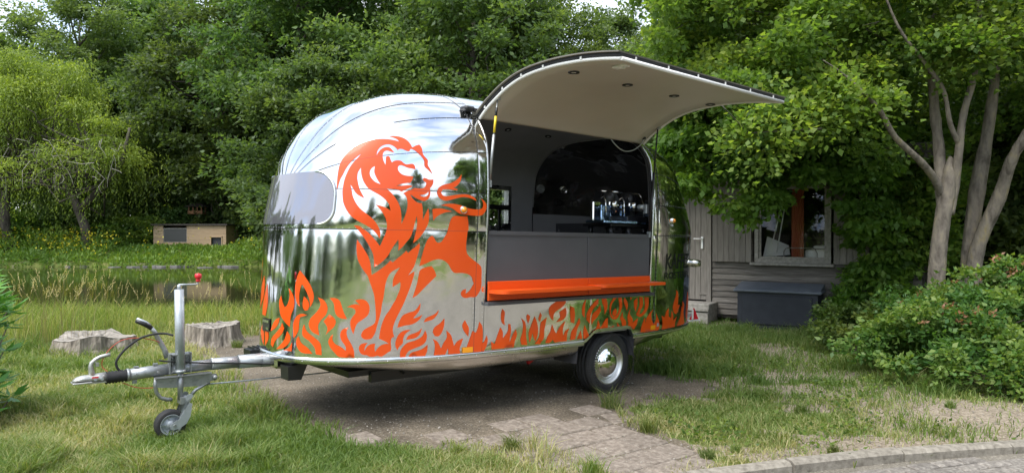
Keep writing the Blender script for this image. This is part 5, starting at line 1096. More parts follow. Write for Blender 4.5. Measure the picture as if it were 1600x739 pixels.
# interior fittings
for p in ((.12, -.48, 2.84), (-.44, -.38, 2.81), (.85, -.52, 2.845)):
    P = np.array(p); N = snormal(shoot(np.array([p[0], 0, ZA]), unit(P-np.array([p[0], 0, ZA])))); q = Vector(N).to_track_quat('Z', 'Y'); b0 = MB(); b0.lathe([(.036, 0), (.040, -.012), (.026, -.014), (.022, -.004)], (0, 0, 0), 'z', 16)
    P2 = shoot(np.array([p[0], 0, ZA]), unit(P-np.array([p[0], 0, ZA])))-N*.050; c = MB(); c.add([q @ Vector(v)+Vector(P2) for v in b0.v], b0.f, True); o = c.build('ceiling_spot', M['blackplastic'], CAR)
    b0 = MB(); b0.lathe([(0, -.008), (.018, -.008)], (0, 0, 0), 'z', 10); c = MB(); c.add([q @ Vector(v)+Vector(P2) for v in b0.v], b0.f); c.build('lens', M['lamp_white'], o)
def port(px, rad):
    c = MB(); P = shoot(np.array([px, 0, 2.2]), np.array([0, -1., 0])); N = snormal(P); q = Vector(N).to_track_quat('Z', 'Y'); b0 = MB(); b0.lathe([(rad, .0), (rad, -.02), (rad*.72, -.024), (rad*.6, -.012), (rad*.3, -.02), (0, -.02)], (0, 0, 0), 'z', 20); c.add([q @ Vector(v)+Vector(P-N*.058) for v in b0.v], b0.f, True); return c
port(-.86, .055).build('vent', M['galv_pale'], CAR); port(-1.2, .05).build('vent', M['alu_trim'], CAR)
mb = MB(); mb.box((.95-.4, .82, 1.60), (.04, .02, .012)); mb.tube([(.55, .82, 1.60), (.555, .82, 1.64)], .008, 6); mb.build('counter_tap', M['blackplastic'], CAR)

# front wrap-around window
def plan_len(z, n=600):
    ph = np.linspace(-math.pi*.49, math.pi*.49, n); P = ppz(ph, np.full(n, z)); s = np.concatenate([[0], np.cumsum(np.linalg.norm(np.diff(P, axis=0), axis=1))]); return ph, s-s[n//2]
PH0, S0 = plan_len(1.8)
def s2phi(s): return np.interp(s, S0, PH0)
def rrect(s0, s1, z0, z1, rt, rb, n=10):
    o = []
    for (cx_, cz, a0, rr_) in ((s1-rt, z1-rt, 0, rt), (s0+rt, z1-rt, 90, rt), (s0+rb, z0+rb, 180, rb), (s1-rb, z0+rb, 270, rb)):
        for a in np.linspace(a0, a0+90, n): o.append((cx_+rr_*math.cos(R(a)), cz+rr_*math.sin(R(a))))
    return o
def decal(name, loops_sz, mapf, off, m_, parent=CAR, step=.03, attrs=None, smooth=True, densify=.03):
    """planar loops in (s, z) -> mesh wrapped on the shell"""
    pts = []; edges = []; dl = []
    for lp in loops_sz:
        q = []
        for i in range(len(lp)):
            a = np.array(lp[i]); b_ = np.array(lp[(i+1) % len(lp)]); m2 = max(1, int(np.linalg.norm(b_-a)/densify)); q += [tuple(a+(b_-a)*j/m2) for j in range(m2)]
        dl.append(q); b0 = len(pts); pts += q; edges += [(b0+i, b0+(i+1) % len(q)) for i in range(len(q))]
    A = np.array(pts); lo = A.min(0); hi = A.max(0); g1, g2 = np.meshgrid(np.arange(lo[0], hi[0], step), np.arange(lo[1], hi[1], step)); G = np.stack([g1.ravel(), g2.ravel()], 1)
    ins = np.zeros(len(G), bool); dmin = np.full(len(G), 1e9)
    for q in dl: ins ^= inpoly(G[:, 0], G[:, 1], q)
    if len(G):
        for q in dl: dmin = np.minimum(dmin, distpoly(G[:, 0], G[:, 1], q) if len(q)*len(G) < 4e6 else .02)
        G = G[ins & (dmin > step*.3)]
    allp = [Vector(p) for p in pts]+[Vector(p) for p in G]
    vs, es, fs, _, _, _ = delaunay_2d_cdt(allp, edges, [], 0, 1e-5)
    Vv = np.array([tuple(v) for v in vs]); Ft = np.array([f for f in fs if len(f) == 3]); C_ = Vv[Ft].mean(1); k = np.zeros(len(C_), bool)
    for q in dl: k ^= inpoly(C_[:, 0], C_[:, 1], q)
    Ft = Ft[k]; used_ = np.unique(Ft); remap = -np.ones(len(Vv), int); remap[used_] = np.arange(len(used_)); Vv = Vv[used_]; Ft = remap[Ft]
    P = mapf(Vv); N = snormal(P); P = P+N*off
    a = P[Ft[:, 1]]-P[Ft[:, 0]]; b_ = P[Ft[:, 2]]-P[Ft[:, 0]]; nn = np.cross(a, b_); fl = (nn*N[Ft[:, 0]]).sum(1) < 0; Ft[fl] = Ft[fl][:, ::-1]
    return link(name, np_mesh(name, P, [Ft], m_, smooth), None, parent)
wmap = lambda q: ppz(s2phi(q[:, 0]), q[:, 1])
sw = float(np.interp(math.atan2(.60, 2.86-XC), PH0, S0))+.02
lp = rrect(-sw, sw, 1.635, 2.055, .20, .12)
fw = decal('front_window', [lp], wmap, .012, M['window'], step=.04)
pp = ppz(s2phi(np.array([p[0] for p in lp])), np.array([p[1] for p in lp])); pn = snormal(pp); pc = [tuple(p) for p in pp+pn*.010]
MB().tube(pc+[pc[0]], .010, 6, cap=False).build('window_frame', M['alu_trim'], fw)
# decals: lion and flames
LSQ = lambda q: ppz(q[:, 0], q[:, 1])
def dec(sx):
    loops = []
    for s_ in sx.split(';'):
        loops.append([tuple(int(v)/10000 for v in p.split(',')) for p in s_.split()])
    return loops
def smoothloop(P, k=3, corner=52):
    P = [np.array(p) for p in P]; n = len(P); o = []
    cr = []
    for i in range(n):
        a = P[i]-P[i-1]; b_ = P[(i+1) % n]-P[i]; ang = math.degrees(abs(math.atan2(a[0]*b_[1]-a[1]*b_[0], a@b_))); cr.append(ang > corner)
    for i in range(n):
        p0, p1, p2, p3 = P[i-1], P[i], P[(i+1) % n], P[(i+2) % n]; L_ = np.linalg.norm(p2-p1)
        if L_ < 1e-6: continue
        t1_ = (p2-p1) if cr[i] else (p2-p0)/max(np.linalg.norm(p2-p0), 1e-9)*L_; t2_ = (p2-p1) if cr[(i+1) % n] else (p3-p1)/max(np.linalg.norm(p3-p1), 1e-9)*L_
        for j in range(k):
            t = j/k; o.append(tuple((2*t**3-3*t**2+1)*p1+(t**3-2*t**2+t)*t1_+(-2*t**3+3*t**2)*p2+(t**3-t**2)*t2_))
    return o
# (phi, z) -> work in plan arc length so that the sheets stay even
PHA = np.linspace(-.6, math.pi+.2, 3000); PA = ppz(PHA, np.full(3000, 1.2)); SA = np.concatenate([[0], np.cumsum(np.linalg.norm(np.diff(PA, axis=0), axis=1))])
tos = lambda lp: [(float(np.interp(a, PHA, SA)), z) for a, z in lp]
amap = lambda q: ppz(np.interp(q[:, 0], SA, PHA), q[:, 1])
nmz = ['lion_head_decal', 'lion_leg_decal', 'lion_body_decal', 'lion_paw_decal', 'smoke_decal', 'tail_decal', 'smoke_decal']
for s_, nm in zip(LION, nmz): decal(nm, [smoothloop(tos(l_)) for l_ in dec(s_)], amap, .0022, M['orange'])
for s_ in FLAMES:
    try: decal('flame_decal', [smoothloop(tos(l_)) for l_ in dec(s_)], amap, .0022, M['orange'], step=.04)
    except Exception as ex: print('flame failed', ex)
# flames continue along the far side of the nose and the rear corner as in front (far side unseen)

# lettering on the rear corner
def text_decal(s, sc, zc, hgt, width, m_, name):
    cu = bpy.data.curves.new(name, 'FONT'); cu.body = s; cu.size = 1; cu.offset = .018; cu.align_x = 'LEFT'; o = bpy.data.objects.new('tmp', cu); COL.objects.link(o); dg = bpy.context.evaluated_depsgraph_get(); me = bpy.data.meshes.new_from_object(o.evaluated_get(dg)); bpy.data.objects.remove(o)
    bm = bmesh.new(); bm.from_mesh(me); bmesh.ops.triangulate(bm, faces=bm.faces); bmesh.ops.subdivide_edges(bm, edges=[e for e in bm.edges if e.calc_length() > .15], cuts=1); bmesh.ops.triangulate(bm, faces=bm.faces)
    X_ = np.array([v.co[:] for v in bm.verts]); w0, w1 = X_[:, 0].min(), X_[:, 0].max(); h0, h1 = X_[:, 1].min(), X_[:, 1].max(); F = np.array([[v.index for v in f.verts] for f in bm.faces]); bm.free(); bpy.data.meshes.remove(me)
    q = np.stack([sc+(X_[:, 0]-w0)/(w1-w0)*width, zc+(X_[:, 1]-h0)/(h1-h0)*hgt], 1); P = amap(q); P = P+snormal(P)*.0024; return link(name, np_mesh(name, P, [F], m_, True), None, CAR)
s_a = float(np.interp(math.atan2(1.0, -.92-XC), PHA, SA)); s_b = float(np.interp(math.atan2(.80, -1.62-XC), PHA, SA))
text_decal('KAFFEE', s_a, 1.235, .17, s_b-s_a, M['black_vinyl'], 'lettering'); text_decal('ROSTEREI', s_a-.01, 1.125, .075, s_b-s_a, M['black_vinyl'], 'lettering')
print('text', s_a, s_b)
# marker lamps and reflectors
def lamp(p, rad, nm='marker_lamp'):
    P = np.array(p, float); N = snormal(P); q = Vector(N).to_track_quat('Z', 'Y'); b0 = MB(); b0.lathe([(rad, -.004), (rad, .014), (rad*.82, .018), (rad*.8, .012)], (0, 0, 0), 'z', 20); c = MB(); c.add([q @ Vector(v)+Vector(P) for v in b0.v], b0.f, True); o = c.build(nm, M['chrome'], CAR)
    b0 = MB(); b0.lathe([(rad*.8, .008), (rad*.72, .026), (rad*.4, .034), (0, .036)], (0, 0, 0), 'z', 16); c = MB(); c.add([q @ Vector(v)+Vector(P) for v in b0.v], b0.f, True); c.build('lens', M['amber'], o)
lamp((1.879, 1.033, 1.777), .032); lamp((-1.039, .994, 1.768), .030)
def plate(s, z, w_, h_, m_, nm, off=.008): return decal(nm, [[(s-w_/2, z-h_/2), (s+w_/2, z-h_/2), (s+w_/2, z+h_/2), (s-w_/2, z+h_/2)]], amap, off, m_, step=.02)
S_of = lambda x, y: float(np.interp(math.atan2(y, x-XC), PHA, SA))
plate(S_of(1.79, 1.0), .605, .10, .045, M['amberflat'], 'side_reflector'); plate(S_of(-.69, 1.01), .62, .10, .045, M['amberflat'], 'side_reflector')
pl = plate(S_of(3.07, -.07), .795, .16, .105, M['screen'], 'data_plate'); plate(S_of(3.07, -.07), .825, .13, .022, M['alu_trim'], 'plate_print', .011).parent = pl; plate(S_of(3.07, -.03), .768, .05, .02, M['alu_trim'], 'plate_print', .011).parent = pl
# exhaust-like vent tube on the rear corner
P = ppz(np.array([math.atan2(.71, -1.78-XC)]), np.array([1.285]))[0]; N = snormal(P); 
mb = MB(); mb.tube([tuple(P-N*.02), tuple(P+N*.07), tuple(P+N*.095+np.array([-.03, -.01, 0]))], [.046, .046, .040], 16); mb.build('vent_pipe', M['belly'], CAR)

# base moulding and belly
def curve_strip(name, m_, xs_phi, prof, keep=None):
    """prof: list of functions (phi)->(inset, z)"""
    nphi = len(xs_phi); rows = []
    for inset, zf in prof:
        P = ppz(xs_phi, np.full(nphi, ZB)); N = snormal(P); Q = P-N*inset; z = zf(P[:, 0]) if callable(zf) else np.full(nphi, zf); Q = Q.copy(); Q[:, 2] = z; rows.append(Q)
    V = np.stack(rows, 1); a, b_ = V.shape[:2]; i = np.arange(a*b_).reshape(a, b_); F = np.stack([i[:-1, :-1], i[1:, :-1], i[1:, 1:], i[:-1, 1:]], -1)
    if keep is not None: F = F[keep(V[:-1, 0])]
    return link(name, np_mesh(name, V.reshape(-1, 3), [F.reshape(-1, 4)], m_, False), None, CAR)
phs = np.linspace(-math.pi, math.pi, 420)
kw = lambda C_: ~((C_[:, 0] > -.30) & (C_[:, 0] < .45) & (C_[:, 1] > 0))
curve_strip('base_moulding', M['alu_trim'], phs, [(.006, ZB+.002), (-.010, ZB), (-.014, ZB-.012), (-.014, ZB-.040), (-.008, ZB-.052), (.01, ZB-.054)], kw)
zbel = lambda x: np.interp(x, [-2.2, -1.3, -.8, -.33, .4, 1.2, 1.8, 2.2, 2.6, 3.1], [.55, .51, .47, .425, .435, .43, .42, .44, .48, .52])
kw2 = lambda C_: ~((C_[:, 0] > -.36) & (C_[:, 0] < .52) & (C_[:, 1] > 0))
bel = curve_strip('belly_pan', M['belly'], phs, [(.0, ZB-.05), (.012, lambda x: .45*(ZB-.05)+.55*(zbel(x)+.012)), (.045, lambda x: zbel(x)+.012), (.10, zbel), (.45, lambda x: zbel(x)-.01), (.8, lambda x: zbel(x)-.01)], kw2)
for p in bel.data.polygons: p.use_smooth = True
mb = MB(); at_ = [(.50, .545), (.405, .582), (.305, .650), (.25, .664), (-.20, .664), (-.272, .650), (-.318, .575)]
vs = []
for x, z in at_: y = side_y(x, z); vs += [(x, y+.010, z+.014), (x, y+.010, z-.016), (x, y-.06, z-.018)]
mb.add(vs, [(3*k, 3*k+1, 3*k+4, 3*k+3) for k in range(6)]+[(3*k+1, 3*k+2, 3*k+5, 3*k+4) for k in range(6)]); mb.build('arch_trim', M['alu_trim'], CAR)
mb = MB(); wa = [(.52, .36), (.50, .52), (.41, .58), (.30, .655), (.24, .662), (-.20, .662), (-.275, .645), (-.325, .57), (-.325, .36)]
vs = []
for x, z in wa: vs += [(x, 1.055, z), (x, .74, z)]
mb.add(vs, [(2*k, 2*k+1, 2*k+3, 2*k+2) for k in range(len(wa)-1)]); mb.add([(x, .74, z) for x, z in wa], [tuple(range(len(wa)))]); mb.build('wheel_arch', M['inside_dark'], CAR)
mb = MB(); mb.box((.5, 0, .40), (4.2, .9, .05)); mb.tube([(0, -.9, .31), (0, .9, .31)], .05, 10); mb.box((.9, .45, .36), (3.0, .05, .09)); mb.box((.9, -.45, .36), (3.0, .05, .09)); mb.build('chassis', M['blackplastic'], CAR)
mb = MB()
for k in range(40):
    ph = s2phi(np.array([-1.6+k*.1]))
rv = []; ph = np.linspace(-.6, 1.35, 26); P = ppz(ph, np.full(26, ZB)); N = snormal(P); P = P+N*.014; P[:, 2] = ZB-.026; me = rivet_mesh(P, N, .005); tag(link('moulding_screws', me, None, CAR), kind='stuff')
mb = MB(); mb.box((.62, .62, .40), (.30, .03, .035), Matrix.Rotation(R(25), 3, 'Y')); mb.build('corner_jack', M['red'], CAR)
mb = MB(); mb.tube([(2.1, .5, .44), (2.1, .5, .36)], .012, 8); mb.build('drain_pipe', M['blackplastic'], CAR)

# ---- wheel
wc = Vector((-.02, .90, .305))
def wheel(y, out):
    rt = empty('wheel', (wc.x, y, wc.z)); rt.parent = CAR; s_ = out
    mb = MB(); prof = [(.205, -.085), (.225, -.095), (.262, -.100), (.292, -.093), (.306, -.080), (.309, -.062), (.302, -.058), (.302, -.052), (.310, -.048), (.311, -.022), (.303, -.018), (.303, -.010), (.311, -.006), (.311, .022), (.303, .026), (.303, .034), (.310, .038), (.309, .062), (.305, .080), (.292, .093), (.262, .100), (.255, .0985), (.252, .1005), (.225, .096), (.205, .085)]
    mb.lathe([(r_, h*s_) for r_, h in prof], (0, 0, 0), 'y', 72); o = mb.build('tyre', M['tyre'], rt)
    tb_ = MB()
    for k in range(72):
        a = 2*math.pi*k/72
        for hh_, sk in ((.0715, .3), (.035, -.3), (.008, .25), (-.035, -.3), (-.0715, .3)):
            m3 = Matrix.Rotation(-a, 3, 'Y') @ Matrix.Rotation(sk, 3, 'Z'); tb_.box(m3 @ Vector((.3095, 0, 0)) + Vector((0, hh_*s_, 0)), (.006, .020, .014), m3)
    tb_.build('tread_blocks', M['tyre'], o)['kind'] = 'stuff'
    mb = MB(); mb.lathe([(r_, h*s_) for r_, h in [(.200, .060), (.214, .080), (.216, .090), (.211, .094), (.203, .092), (.190, .080), (.184, .058), (.176, .050), (.160, .050), (.145, .062), (.120, .060), (.0, .060)]], (0, 0, 0), 'y', 56); mb.lathe([(.205, -.085*s_), (.205, .06*s_)], (0, 0, 0), 'y', 40); rim = mb.build('rim', M['steel'], rt)
    mb = MB(); mb.lathe([(r_, h*s_) for r_, h in [(.150, .060), (.150, .070), (.146, .076), (.136, .080), (.125, .092), (.105, .108), (.075, .122), (.04, .130), (0, .133)]], (0, 0, 0), 'y', 48); mb.build('hubcap', M['chrome'], rt)
    mb = MB(); mb.tube([(.172*math.cos(.3), .055*s_, .172*math.sin(.3)), (.168*math.cos(.3), .09*s_, .168*math.sin(.3))], .005, 6); mb.build('valve', M['rubber'], rim); return rt
wheel(.90, 1); wheel(-.90, -1)

# ---- raised hatch
HP = [(.885, 2.615), (.985, 2.692), (1.11, 2.765), (1.22, 2.82), (1.35, 2.868), (1.46, 2.895), (1.58, 2.913), (1.72, 2.922), (1.87, 2.925), (2.05, 2.918), (2.206, 2.905), (2.36, 2.885), (2.51, 2.860)]
HPs = polysmooth(HP, 4)
def prof_off(P, d):
    t_ = np.gradient(P, axis=0); t_ = t_/np.linalg.norm(t_, axis=1, keepdims=True); n_ = np.stack([-t_[:, 1], t_[:, 0]], 1); return P+n_*d
def hshell(name, xa, xb, d0, d1, m_, trim0=0, trim1=0):
    P = HPs[trim0:len(HPs)-trim1]; A = prof_off(P, d0); B = prof_off(P, d1); n = len(P); nx = 14; xs_ = np.linspace(xa, xb, nx); V = []; F = []
    for x in xs_:
        V += [(x, *p) for p in A]+[(x, *p) for p in B]
    m2 = 2*n
    for i in range(nx-1):
        for k in range(n-1):
            F.append((i*m2+k, i*m2+k+1, (i+1)*m2+k+1, (i+1)*m2+k)); F.append((i*m2+n+k, (i+1)*m2+n+k, (i+1)*m2+n+k+1, i*m2+n+k+1))
        F.append((i*m2, (i+1)*m2, (i+1)*m2+n, i*m2+n)); F.append((i*m2+n-1, i*m2+2*n-1, (i+1)*m2+2*n-1, (i+1)*m2+n-1))
    for i in (0, nx-1):
        for k in range(n-1): F.append((i*m2+k, i*m2+n+k, i*m2+n+k+1, i*m2+k+1))
    return MB().add(V, F, False).build(name, m_, CAR)
HX0, HX1 = X0-.005, X1+.005
hs_ = hshell('hatch_skin', HX0-.02, HX1+.02, -.006, .004, M['hatch_skin'])
hr = hshell('hatch_seal', HX0, HX1, -.030, -.0065, M['rubber'])
hi = hshell('hatch_inner', HX0+.03, HX1-.03, -.048, -.0305, M['white_gel'], 0, 1)
for o in (hi, hs_):
    for p in o.data.polygons: p.use_smooth = abs(p.normal.x) < .5 and p.area > .003
# white rim on both curved ends and along the outer edge
for x in (HX0+.018, HX1-.018):
    P = prof_off(HPs, -.046); MB().tube([(x, p[0], p[1]) for p in P], .0155, 6).build('hatch_rim', M['white_rim'], CAR)
P = prof_off(HPs, -.046)[-1]; MB().tube([(HX0+.018, P[0], P[1]), (HX1-.018, P[0], P[1])], .0155, 6).build('hatch_rim', M['white_rim'], CAR)
cl_ = MB()
for k in (4, 12, 20, 28, 38): 
    for x in (HX1-.002,): p = prof_off(HPs, -.03)[k]; cl_.box((x, p[0], p[1]), (.006, .018, .022))
for k in range(6): p = prof_off(HPs, -.026)[-1]; cl_.box((HX0+.2+k*.38, p[0]+.002, p[1]), (.012, .008, .03))
cl_.build('seal_clips', M['white_rim'], CAR)['kind'] = 'stuff'
def on_hatch(y): 
    P = prof_off(HPs, -.0485); return float(np.interp(y, P[:, 0], P[:, 1]))
for x in (1.38, .72, .06, -.52):
    y = 1.80; z = on_hatch(y); b0 = MB(); b0.lathe([(.046, .006), (.046, -.008), (.028, -.010), (.024, .0)], (x, y, z), 'z', 20); o = b0.build('spotlight', M['blackplastic'], CAR); b0 = MB(); b0.lathe([(.0, -.005), (.024, -.004)], (x, y, z), 'z', 14); b0.build('lens', M['lamp_white'], o)
mb = MB(); mb.box((1.37, 2.28, on_hatch(2.28)-.008), (.06, .13, .018), ch=.004); mb.tube([(1.37, 2.24, on_hatch(2.24)-.02), (1.37, 2.32, on_hatch(2.32)-.02)], .006, 6); mb.build('hatch_latch', M['white_rim'], CAR)
mb = MB(); mb.box((-.54, .98, 2.63), (.03, .03, .03), ch=.004); mb.build('hatch_bracket', M['blackplastic'], CAR)
MB().tube([tuple(p) for p in polysmooth([(-.10, .90, 2.585), (-.13, .93, 2.53), (-.2, .95, 2.48), (-.30, .95, 2.47), (-.42, .95, 2.50), (-.52, .96, 2.57), (-.54, .97, 2.63)], 5)], .006, 8).build('hatch_cable', M['galv_pale'], CAR)
# gas struts
for x, nm in ((X1-.03, 1), (X0+.045, 0)):
    zt = on_hatch(1.13)-.0; zb_ = 1.62 if nm == 0 else 2.02; yb = side_y(x, zb_)-.03
    a = Vector((x, 1.13, zt)); b_ = Vector((x, yb, zb_)); m_ = a.lerp(b_, .42)
    o = MB().tube([tuple(m_), tuple(b_)], .013 if nm else .015, 10).build('gas_strut', M['galv'] if nm else M['blackplastic'], CAR); MB().tube([tuple(a), tuple(m_)], .006 if nm else .008, 8).build('rod', M['galv'] if nm else M['blackplastic'], o)
    if nm: MB().tube([tuple(a.lerp(b_, .10)), tuple(a.lerp(b_, .20))], .0105, 10).build('end_fitting', M['blackplastic'], o); MB().tube([tuple(a.lerp(b_, .20)), tuple(a.lerp(b_, .40))], .0105, 10).build('sleeve', M['yellow'], o)
    mb = MB(); mb.box((x, 1.13, zt+.002), (.03, .05, .02)); mb.box((x, yb, zb_-.01), (.03, .03, .06)); mb.build('bracket', M['galv_pale'], o)
mb = MB(); mb.box((X0+.03, .98, 1.88), (.05, .05, .10), ch=.006); mb.lathe([(0, .03), (.022, .028), (.026, 0), (.026, -.03)], (X0+.09, .96, 1.90), 'y', 12); mb.build('hatch_lock', M['galv_pale'], CAR)

# ---- drawbar, coupling and jockey wheel (on the centre line)
def xz(x, z, y=0.): return (x, y, z)
mb = MB(); mb.tube([xz(3.0, .51), xz(3.16, .515), xz(3.16, .521), xz(3.35, .5215)], [.058, .056, .052, .052], 24); mb.tube([xz(3.33, .521), xz(3.56, .523)], [.047, .046], 24); mb.tube([xz(3.53, .523), xz(3.88, .516)], [.0425, .042], 24); mb.build('drawbar', M['galv'], CAR)
mb = MB(); mb.tube([xz(3.13, .515), xz(3.34, .5195)], .0535, 24); mb.build('drawbar_sleeve', M['galv_pale'], CAR)
mb = MB(); mb.box((3.02, 0, .52), (.16, .30, .13), ch=.02); mb.build('drawbar_mount', M['belly'], CAR)
mb = MB(); mb.tube([xz(3.87, .518), xz(4.15, .506)], .043, 24); mb.tube([xz(4.135, .5065), xz(4.155, .506)], .047, 20); mb.box((4.09, 0, .557), (.03, .03, .012)); mb.box((3.96, 0, .565), (.03, .03, .014)); mb.box((4.10, 0, .455), (.03, .02, .03))
for x in (4.10, 3.95): mb.tube([(x, .03, .51), (x, .050, .51)], .009, 8)
mb.build('overrun_tube', M['galv'], CAR)
mb = MB(); pr_ = [(.030, 0)]; n_ = 7; pth = []; rr_ = []
for k in range(n_*2+1): pth.append(xz(4.15+k*.145/(n_*2), .505-.004*k/14)); rr_.append(.047 if k % 2 else .038)
mb.tube(pth, rr_, 20); mb.build('rubber_boot', M['rubber'], CAR)
cp = empty('coupling'); cp.parent = CAR
mb = MB(); prof_ = [(4.29, .040, .040, .505), (4.34, .040, .036, .505), (4.37, .036, .030, .505), (4.40, .040, .028, .508), (4.44, .044, .024, .510), (4.475, .036, .017, .506), (4.495, .018, .008, .500)]
vs = []; fs = []; n = 16
for x, wy, hz_, zc in prof_:
    for k in range(n): a = 2*math.pi*k/n; vs.append((x, wy*math.cos(a), zc+hz_*math.sin(a)*(1 if math.sin(a) > 0 else .75)))
for i in range(len(prof_)-1):
    for k in range(n): fs.append((i*n+k, i*n+(k+1) % n, (i+1)*n+(k+1) % n, (i+1)*n+k))
fs += [tuple(range(n-1, -1, -1)), tuple(range(len(vs)-n, len(vs)))]
mb.add(vs, fs, True); mb.build('head', M['zinc'], cp)
mb = MB(); mb.box((4.44, 0, .487), (.12, .104, .010), ch=.003); mb.box((4.345, 0, .480), (.12, .07, .010)); mb.build('lip', M['zinc'], cp)
mb = MB(); mb.tube([xz(4.372, .52), xz(4.378, .555), xz(4.384, .590), xz(4.378, .618), xz(4.355, .640), xz(4.325, .655), xz(4.285, .664), xz(4.262, .666)], [.022, .020, .017, .015, .014, .014, .014, .012], 12); mb.box((4.345, 0, .603), (.02, .03, .025)); mb.build('handle', M['zinc'], cp)
mb = MB(); 
for x in (4.36, 4.32): mb.tube([(x, .034, .505), (x, .048, .505)], .011, 8)
mb.build('bolts', M['galv_pale'], cp); mb = MB(); mb.box((4.362, .044, .520), (.04, .006, .010)); mb.build('wear_marker', M['red'], cp)
# jockey wheel assembly
jk = empty('jockey_wheel'); jk.parent = CAR; jx = 3.80
mb = MB(); mb.tube([(jx+.017, .055, 1.122), (jx-.002, .055, .50)], .034, 28); mb.tube([(jx-.002, .055, .515), (jx-.002, .055, .495)], .038, 24); mb.build('outer_tube', M['galv_pale'], jk)
mb = MB(); mb.tube([(jx-.002, .055, .50), (jx-.006, .055, .29)], .0205, 20); mb.build('inner_tube', M['galv'], jk)
mb = MB(); mb.tube([(jx+.017, .055, 1.12), (jx+.018, .055, 1.158)], .013, 12); mb.tube([(jx+.022, .055, 1.158), (jx-.03, .055, 1.158), (jx-.105, .055, 1.158), (jx-.118, .055, 1.165), (jx-.120, .055, 1.185)], .0065, 10); cr_ = mb.build('crank', M['galv_pale'], jk)
mb = MB(); mb.lathe([(0, 1.176), (.016, 1.177), (.017, 1.190), (.012, 1.197), (.024, 1.205), (.026, 1.222), (.022, 1.238), (0, 1.243)], (jx-.120, .055, 0), 'z', 16); mb.build('knob', M['red'], cr_)
mb = MB(); mb.box((jx+.045, .012, .565), (.055, .012, .15), ch=.004); mb.box((jx-.05, .012, .565), (.055, .012, .15), ch=.004)
for dx in (.045, -.05): mb.box((jx+dx+(.028 if dx > 0 else -.028), .035, .565), (.008, .05, .15)); 
for dx in (.045, -.05):
    for dz in (.60, .555): mb.lathe([(0, .030), (.010, .029), (.012, .018)], (jx+dx, 0, dz), 'y', 10)
mb.box((jx, .05, .632), (.12, .06, .008)); mb.build('clamp', M['galv'], jk)
# fork plates and wheel: axle at about x 3.86, z .125
ax, az = 3.852, .118
for sy, nm in ((.104, 'fork_plate'), (-.010, 'fork_plate')):
    c0 = (3.742, .302); r0 = .030; c1_ = (3.848, .080+.0); pts = []
    for a in np.linspace(R(-30), R(150), 8): pts.append((c0[0]-.0+r0*math.cos(a), c0[1]+r0*math.sin(a)))
    pts += [(3.765, .265), (3.78, .215), (3.815, .150), (3.862, .128), (3.880, .108), (3.874, .085), (3.852, .076), (3.805, .088), (3.760, .115), (3.735, .165), (3.728, .215), (3.722, .255)]
    MB().prism(pts, 'y', sy-.003, sy+.003).build(nm, M['galv_pale'] if sy > .05 else M['galv'], jk)
mb = MB(); mb.box((3.775, .055, .285), (.06, .085, .05)); MB().tube([(3.845, -.005, .108), (3.845, .112, .108)], .012, 10).build('axle', M['galv'], jk); mb.tube([(3.745, 0, .285), (3.745, .108, .285)], .010, 8); mb.build('fork_bridge', M['galv'], jk)
jw = empty('small_wheel', (3.862, .045, .112)); jw.parent = jk
mb = MB(); mb.lathe([(.078, -.040), (.098, -.042), (.108, -.034), (.110, -.012), (.110, .016), (.107, .032), (.098, .038), (.078, .036)], (0, 0, 0), 'y', 40); mb.build('tyre', M['tyre'], jw)
mb = MB(); mb.lathe([(.080, .034), (.076, .038), (.070, .033), (.062, .004), (.045, .006), (.030, .022), (.022, .030), (0, .030)], (0, 0, 0), 'y', 30); mb.lathe([(.08, -.038), (.08, .034)], (0, 0, 0), 'y', 24)
for k in range(5): a = k*2*math.pi/5; mb.box((.050*math.cos(a), .014, .050*math.sin(a)), (.030, .016, .008), Matrix.Rotation(-a, 3, 'Y'))
mb.build('rim', M['galv_pale'], jw)
# bracket under the drawbar with curved damper arm
mb = MB(); mb.prism([(3.575, .470), (3.975, .470), (3.975, .400), (3.86, .385), (3.66, .375), (3.575, .385)], 'y', .045, .052); mb.box((3.775, .05, .47), (.40, .07, .008)); mb.prism([(3.60, .458), (3.95, .458), (3.95, .440), (3.60, .440)], 'y', .052, .060); mb.lathe([(0, .075), (.016, .074), (.018, .05)], (3.545, 0, .428), 'y', 14); mb.prism([(3.58, .46), (3.58, .40), (3.53, .405), (3.52, .43), (3.53, .455)], 'y', .044, .050); mb.build('lower_bracket', M['galv'], CAR)
mb = MB(); mb.tube([(3.965, .04, .47), (3.970, .04, .41), (3.960, .04, .36), (3.930, .04, .318), (3.885, .04, .298), (3.85, .04, .295)], .014, 10); mb.build('spring_arm', M['galv'], CAR); MB().tube([(3.72, .04, .30), (3.68, .04, .345), (3.62, .04, .375), (3.58, .04, .39)], .013, 10).build('stay', M['galv'], CAR)
mb = MB(); mb.tube([(3.868, -.04, .60), (3.885, -.045, .66), (3.915, -.05, .72), (3.940, -.05, .765), (3.955, -.05, .80), (3.985, -.05, .838)], [.022, .019, .018, .017, .016, .016], 12); bl = mb.build('handbrake_lever', M['galv'], CAR)
mb = MB(); mb.tube([(3.978, -.05, .830), (4.02, -.05, .862), (4.085, -.05, .893)], [.017, .019, .015], 12); mb.build('grip', M['blackplastic'], bl)
mb = MB(); mb.tube([(3.985, -.05, .852), (4.02, -.05, .877), (4.080, -.05, .908)], [.010, .012, .010], 10); mb.build('button', M['galv_pale'], bl)
MB().tube([tuple(p) for p in polysmooth([xz(3.846, .775, .03), xz(3.90, .790, .0), xz(3.98, .790, 0), xz(4.072, .765, 0), xz(4.15, .71, 0), xz(4.195, .66, 0), xz(4.222, .61, 0), xz(4.215, .565, 0), xz(4.195, .54, .0)], 5)], .0085, 10).build('black_cable', M['rubber'], CAR)
